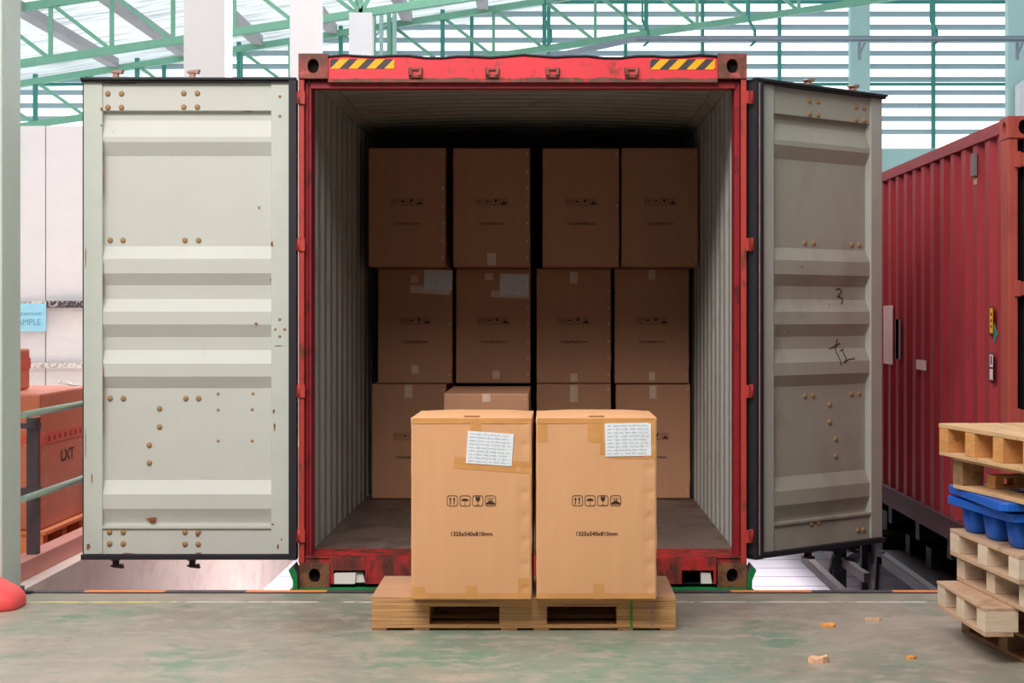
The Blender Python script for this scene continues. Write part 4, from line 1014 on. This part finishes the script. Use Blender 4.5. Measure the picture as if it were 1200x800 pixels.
# ------------------------------------------------------------------ pallet pile at right
def wood_pallet(label, bl, rz, W, D, z0, z1, mb, mt, nblk=3, blk=0.10, bw=None, full_top=False, top=0.018, bot=0.018, ntop=5, rough=0.0, mid=True):
    """bl: back-left corner; local x to the right, y towards the back (negative = nearer)"""
    t = thing('pallet', label, 'pallet', (bl[0], bl[1], z0), rz, 'stacked pallets on the right of the dock'); h = z1 - z0; random.seed(int(z0 * 1000) + 11)
    ys = [-(D - blk) * i / (nblk - 1) for i in range(nblk)]
    xs = [0, (W - (bw or 0.14)) / 2, W - (bw or 0.14)]
    for y in ys:
        for x in xs:
            bm = nb(); box(bm, x, x + (bw or 0.14), y - blk, y, bot + 0.0005, h - top - 0.0005); link('block', bm, mb, t, bevel=0.002)
    if full_top:
        bm = nb(); box(bm, -0.004, W, -D, 0, h - top, h); link('top_board', bm, mt, t, bevel=0.002)
    else:
        bwid = W / ntop
        for i in range(ntop):
            a = i * bwid; j = random.uniform(-rough, rough)
            bm = nb(); box(bm, a + (0.0 if i == 0 else 0.006), a + bwid - 0.006, -D - j, 0 + random.uniform(-rough, rough), h - top + 0.001, h + random.uniform(0, rough * 0.3)); link('top_board', bm, mt, t, bevel=0.002)
    for a, b in ((0, 0.12), ((W - 0.12) / 2, (W + 0.12) / 2), (W - 0.12, W)):
        bm = nb(); box(bm, a, b, -D, 0, 0, bot); link('bottom_board', bm, mt, t, bevel=0.002)
    return t
PP = 'in the pallet pile at right'
wood_pallet('dark weathered pallet resting on the floor, lowest ' + PP, (1.875, 8.02), R(7), 1.0, 1.0, 0.0, 0.118, M_wood3, M_wood3, 3, 0.10)
wood_pallet('pale pallet with a broad projecting top board, second from the floor up', (1.755, 7.97), R(2.4), 1.0, 0.745, 0.12, 0.240, M_wood, M_woodtop, 3, 0.12, full_top=True, top=0.014)
wood_pallet('pale pallet set back under another, third from the bottom ' + PP, (1.845, 7.98), R(4.5), 1.0, 0.93, 0.242, 0.36, M_wood, M_woodtop, 3, 0.11)
wood_pallet('pale block pallet directly beneath the blue plastic pallets', (1.807, 7.95), R(4.5), 1.0, 0.90, 0.362, 0.48, M_wood, M_woodtop, 3, 0.12)

def plastic_pallet(label, bl, rz, W, D, ztop, cup_h, lip):
    t = thing('plastic_pallet', label, 'pallet', (bl[0], bl[1], ztop), rz, 'nested blue plastic pallets')
    bm = nb(); r_ = 0.06; pts = []
    for cx, cy, a0 in ((r_, -r_, 90), (r_, -D + r_, 180), (W - r_, -D + r_, 270), (W - r_, -r_, 0)):
        for k in range(5): an = R(a0 + 22.5 * k); pts.append((cx + r_ * math.cos(an), cy + r_ * math.sin(an)))
    prism(bm, pts, 'z', -lip, 0); dk = link('deck', bm, M_blue, t, bevel=0.004)
    for yy_ in (-0.14, -D / 2, -D + 0.14):
        for xx in (0.13, W / 2, W - 0.13):
            bm = nb(); rings = []
            for (rr, z) in ((0.085, -lip), (0.07, -cup_h + 0.005), (0.062, -cup_h)):
                rings.append([bm.verts.new((xx + rr * math.copysign(abs(math.cos(q * math.pi / 8)) ** 0.5, math.cos(q * math.pi / 8)), yy_ + rr * math.copysign(abs(math.sin(q * math.pi / 8)) ** 0.5, math.sin(q * math.pi / 8)), z)) for q in range(16)])
            for a, b in zip(rings, rings[1:]):
                for q in range(16): bm.faces.new((a[q], a[(q + 1) % 16], b[(q + 1) % 16], b[q])).smooth = True
            bm.faces.new(rings[-1]); bm.faces.new(rings[0]); link('cup_foot', bm, M_blue, t)
    bm = nb()   # vents on the deck
    for i in range(7):
        for j in range(7): box(bm, 0.10 + i * (W - 0.22) / 7, 0.14 + i * (W - 0.22) / 7, -0.12 - j * (D - 0.2) / 7, -0.09 - j * (D - 0.2) / 7, 0, 0.002)
    link('deck_vents', bm, M_dark, dk)
    return t
plastic_pallet('lower of the two nested blue plastic pallets, cup feet showing', (1.775, 7.93), R(7), 1.0, 0.80, 0.634, 0.152, 0.035)
plastic_pallet('upper of the two nested blue plastic pallets, just above its twin', (1.79, 7.96), R(2), 1.0, 0.84, 0.680, 0.0405, 0.034)
wood_pallet('greyish brown pallet resting on top of the blue plastic pallets', (1.775, 7.75), R(10), 1.0, 0.85, 0.6825, 0.822, M_wood3, M_wood2top, 2, 0.10, bw=0.10, rough=0.004)

wood_pallet('orange toned pallet with splintered boards, topmost ' + PP, (1.725, 7.80), R(9), 1.0, 0.98, 0.824, 0.962, M_wood2, M_wood2top, 4, 0.10, bw=0.9 / 2, rough=0.008, ntop=7)
bm = nb(); box(bm, -0.09, 0.06, -0.05, 0.05, 0, 0.012); box(bm, -0.09, -0.05, -0.045, 0.045, 0.012, 0.045); box(bm, 0.0, 0.05, -0.045, 0.045, 0.012, 0.045); box(bm, -0.09, 0.06, -0.05, 0.05, 0.045, 0.055)
o = link('wood_offcut', bm, M_wood2); o.location = (1.98, 7.56, 0.702); o.rotation_euler = (0, 0, R(9)); tag(o, 'small offcut of pallet wood tucked between the upper pallets', 'wood offcut')

# chips on the floor
def chip(px, py, L_, w, h, m, lab, seed, rz=0.1):
    p = Vector(((px - 645) * 1.44 / (py - 370), F * 1.44 / (py - 370), 0)); random.seed(seed); bm = nb(); n_ = 9
    pts = []
    for k in range(n_):
        a = 2 * math.pi * k / n_; r_ = random.uniform(0.75, 1.1); pts.append((L_ / 2 * r_ * math.cos(a), w / 2 * r_ * math.sin(a)))
    prism(bm, pts, 'z', 0.0, h); 
    for v in bm.verts:
        if v.co.z > 0: v.co.z *= random.uniform(0.5, 1.3)
    o = link('wood_chip', bm, m); o.location = p; o.rotation_euler = (0, 0, rz); tag(o, lab, 'wood chip', 'wood chips on the floor')
chip(971, 733, 0.085, 0.09, 0.008, M_chip, 'flat orange wood chip nearest the dock edge, left of another', 1)
chip(1023, 726.5, 0.075, 0.04, 0.012, M_chip2, 'thin brownish wood sliver, the chip farthest from the viewer', 2, -0.1)
chip(960, 776, 0.10, 0.05, 0.024, M_chip2, 'crumbly pale splinter, largest of the chips on the floor', 3)
chip(1067, 771, 0.048, 0.06, 0.010, M_chip, 'small orange wood chip below the pallet pile, right of the pale splinter', 4)

# ------------------------------------------------------------------ dark red container at right
s2_ = 221.0; Y2F = F / s2_; XA = 2.43; Z2T = 1.44 + 234 / s2_; Z2B = Z2T - 2.47
c2 = thing('shipping_container', 'closed dark red shipping container standing at the right edge', 'container', (XA, Y2F, Z2B))
H2 = Z2T - Z2B
L2 = 12.19
bm = nb(); random.seed(5)
def dent(l, h): return 0.010 * max(0, noise.noise(Vector((l * 2.2, h * 1.1, 7))) - 0.12) * (1 if h < 1.7 else 0.3)
corrugated(bm, 0.178, L2, 0.06, H2 - 0.06, 0.012, 0.036, 0.283, 0.003, lambda l, h, d: (d, l, h), 0, 0, rows=24, warp=dent)
link('side_wall', bm, M_red2, c2, recalc=False)
bm = nb(); corrugated(bm, 0.178, L2, 0.06, H2 - 0.06, 0.012, 0.036, 0.283, 0.003, lambda l, h, d: (2.44 - d, l, h), 0, 0); link('side_wall', bm, M_red2, c2, recalc=False)
for x in (0, 2.38):
    bm = nb(); box(bm, x, x + 0.06, 0.17, L2, H2 - 0.075, H2 - 0.008); link('top_rail', bm, M_red2, c2)
    bm = nb(); box(bm, x + 0.002, x + 0.06, 0.17, L2, -0.0 + 0.045, 0.175); box(bm, x - 0.006 if x < 1 else x, x + 0.05, 0.17, L2, 0.165, 0.178); link('bottom_rail', bm, M_red2dark, c2)
bm = nb(); box(bm, 0.03, 2.41, 0.1, L2, H2 - 0.03, H2 - 0.015); link('roof_panel', bm, M_red2, c2)
bm = nb(); box(bm, 0.05, 2.39, 0.1, L2, 0.06, 0.1); link('underfloor', bm, M_black, c2)
for x, sd in ((0, 'L'), (2.278, None)):
    casting('corner_fitting', x - 0.004, x + 0.166, -0.01, 0.172, H2 - 0.115, H2, M_red2post, c2, sd)
    casting('corner_fitting', x - 0.004, x + 0.166, -0.01, 0.172, 0.0, 0.115, M_red2post, c2, sd)
for x0_, x1_ in ((0, 0.05), (2.39, 2.44)):
    bm = nb(); box(bm, x0_, x1_, 0.0, 0.17, 0.115, H2 - 0.115); link('corner_post', bm, M_red2post, c2, bevel=0.006)
bm = nb(); box(bm, 0.09, 2.35, 0.03, 0.09, 0.14, H2 - 0.14)
for k in range(12): box(bm, 0.12 + k * 0.19, 0.22 + k * 0.19, 0.015, 0.03, 0.25, H2 - 0.25)
link('door', bm, M_red2dark, c2)
bm = nb(); box(bm, 0.05, 2.39, 0.05, 0.12, H2 - 0.12, H2 - 0.01); link('header', bm, M_red2, c2)
bm = nb(); box(bm, 0.05, 0.09, 0.06, 0.12, 0.12, H2 - 0.12); link('door_gap_strip', bm, M_dark, c2)  # black strip painting in the dark gap between post and door
for py in (187, 338, 488, 600):
    z = 1.44 - (py - 370) / s2_ - Z2B
    bm = nb(); box(bm, 0.035, 0.30, -0.018, 0.0, z - 0.036, z + 0.036); box(bm, 0.028, 0.062, -0.022, 0.0, z - 0.042, z + 0.042); link('hinge', bm, M_red2post, c2, bevel=0.003)
def side_at(px, py):
    Y = XA * F / (px - 645); return Y - Y2F, EYE - (py - 370) * Y / F - Z2B
def sticker(name, pxa, pxb, pya, pyb, m, dx=-0.002, th=0.004):
    (ya, z0), (yb, z1) = side_at(pxb, pyb), side_at(pxa, pya); bm = nb(); box(bm, dx + 0.012, dx + 0.012 + th, ya, yb, z0, z1); return link(name, bm, m, c2)
sticker('white_sticker', 1034, 1044, 358, 427, M_whitestk, dx=-0.004, th=0.006)
sticker('grey_patch', 1047, 1053, 374, 421, M_greystk, dx=0.0)
sticker('white_sticker', 1072, 1083, 421, 434, M_whitestk, dx=-0.003)
o = sticker('warning_label', 1156.5, 1161, 359, 392, M_hazk, dx=0.0, th=0.004)
o2 = sticker('warning_label', 1157.3, 1161, 361, 390, M_hazy, dx=-0.001, th=0.004)
for a, b in ((366, 370), (374, 377), (381, 384)): sticker('warning_label_print', 1158.5, 1160, a, b, M_hazk, dx=-0.002)
sticker('data_label', 1156.5, 1161, 413, 447, M_hazk, dx=0.0)
for a, b in ((415, 430), (432, 445)): sticker('data_label', 1157.3, 1161, a, b, M_whitestk, dx=-0.001)
sticker('data_label_print', 1158.5, 1160, 417, 427, M_hazk, dx=-0.002)
(ya, za) = side_at(1163, 385); (yb, zb) = side_at(1168, 400)
bm = nb(); prism(bm, [(ya, za + 0.03), (ya - 0.03, za + 0.0), (ya - 0.075, za - 0.03), (ya - 0.03, za - 0.06), (ya, za - 0.09)], 'x', 0.008, 0.012); link('teal_paint_mark', bm, mat('teal_paint_mark', (40, 130, 120)), c2)
(ya, z0) = side_at(1143, 206); (yb, z1) = side_at(1138.5, 181)
bm = nb(); box(bm, -0.008, 0.012, ya, yb, z0, z1); link('vent_cover', bm, M_vent, c2, bevel=0.004)
sticker('door_data_plate', 1139, 1142, 208, 216, mat('worn_label', (190, 150, 120)))

# trailer beneath it
t = thing('trailer_chassis', 'black trailer chassis with grey mudguard under the dark red container', 'trailer', (XA, Y2F, YARD))
zt = Z2B - YARD
for x in (0.75, 1.6):
    bm = nb(); box(bm, x, x + 0.16, 0.3, 11.8, zt - 0.36, zt + 0.04); link('frame_rail', bm, M_black, t)
bm = nb()
for k in range(12): box(bm, 0.05, 2.4, 0.6 + k * 0.95, 0.72 + k * 0.95, zt - 0.10, zt + 0.04)
link('cross_members', bm, M_black, t)
for x in (0.25, 2.15):
    for y in (2.0, 3.2, 4.4): wheel(t, x, y, 0.46, 0.28)
for y in (2.0, 3.2, 4.4):
    bm = nb(); tube(bm, (0.3, y, 0.46), (2.1, y, 0.46), 0.07); box(bm, 0.78, 0.88, y - 0.1, y + 0.1, 0.45, zt - 0.3); box(bm, 1.63, 1.73, y - 0.1, y + 0.1, 0.45, zt - 0.3); link('axle', bm, M_black, t)
zf = -0.26 - YARD
bm = nb()   # mudguard shelf over the wheels, outer edge rolled down
prism(bm, [(-0.04, zf - 0.10), (-0.045, zf - 0.02), (-0.015, zf), (0.55, zf), (0.55, zf - 0.03), (0.0, zf - 0.03), (-0.02, zf - 0.10)], 'y', 1.0, 3.35)
fd = link('mudguard', bm, M_fender, t, bevel=0.004)
bm = nb(); prism(bm, [(3.35, zf), (3.60, zf - 0.02), (3.72, zf - 0.5), (3.68, zf - 0.52), (3.55, zf - 0.06), (3.35, zf - 0.04)], 'x', -0.04, 0.5); link('mud_flap', bm, M_black, fd)
bm = nb(); box(bm, -0.02, 0.52, 1.0, 3.6, zf - 0.6, zf - 0.11); link('wheel_cover', bm, M_black, fd)
for y0_, y1_ in ((1.35, 1.50), (2.45, 2.62), (3.15, 3.3)):
    bm = nb(); box(bm, 0.12, 0.62, y0_, y1_, zf, zf + 0.14); link('spring_box', bm, M_black, t)
def tp(px, py, Y): p = at(px, py, Y); return p - Vector(t.location)
for (pa, pb, Y, w, z0b) in ((977, 992, 14.4, None, 0), (1010, 1017, 13.9, None, 0)):
    a = tp(pa, 600, Y); b = tp(pb, 600, Y)
    bm = nb(); box(bm, a.x, b.x, Y - Y2F, Y - Y2F + 0.10, 0, zt - 0.05); box(bm, a.x - 0.03, b.x + 0.03, Y - Y2F - 0.03, Y - Y2F + 0.13, 0, 0.03); link('support_leg', bm, M_black, t)
bm = nb(); beam(bm, tp(943, 653, 14.6), tp(996, 703, 12.6), 0.055, 0.07); link('side_guard', bm, M_chgrey, t)
bm = nb(); beam(bm, tp(962, 638, 15.2), tp(1016, 677, 13.7), 0.05, 0.075); link('side_guard', bm, M_chgrey, t)
bm = nb(); beam(bm, tp(985, 665, 14.45), tp(1036, 632, 13.8), 0.06, 0.07); beam(bm, tp(972, 673, 14.5), tp(978, 650, 14.4), 0.03, 0.03); link('brace', bm, M_black, t)
bm = nb(); beam(bm, tp(960, 636, 14.3), tp(1060, 640, 14.3), 0.07, 0.12); link('cross_beam', bm, M_black, t)
bm = nb(); beam(bm, tp(1030, 640, 13.4), tp(1100, 640, 13.4), 0.3, 0.22); link('gear_box', bm, M_black, t)
bm = nb(); beam(bm, tp(1036, 612, 14.0), tp(1085, 612, 14.0), 0.25, 0.20); link('black_filler_box', bm, M_black, t)  # black box added to darken the bright gap under the container
bm = nb(); beam(bm, tp(1034, 634, 14.2), tp(1085, 634, 14.2), 0.1, 0.05); link('cross_beam', bm, M_black, t)
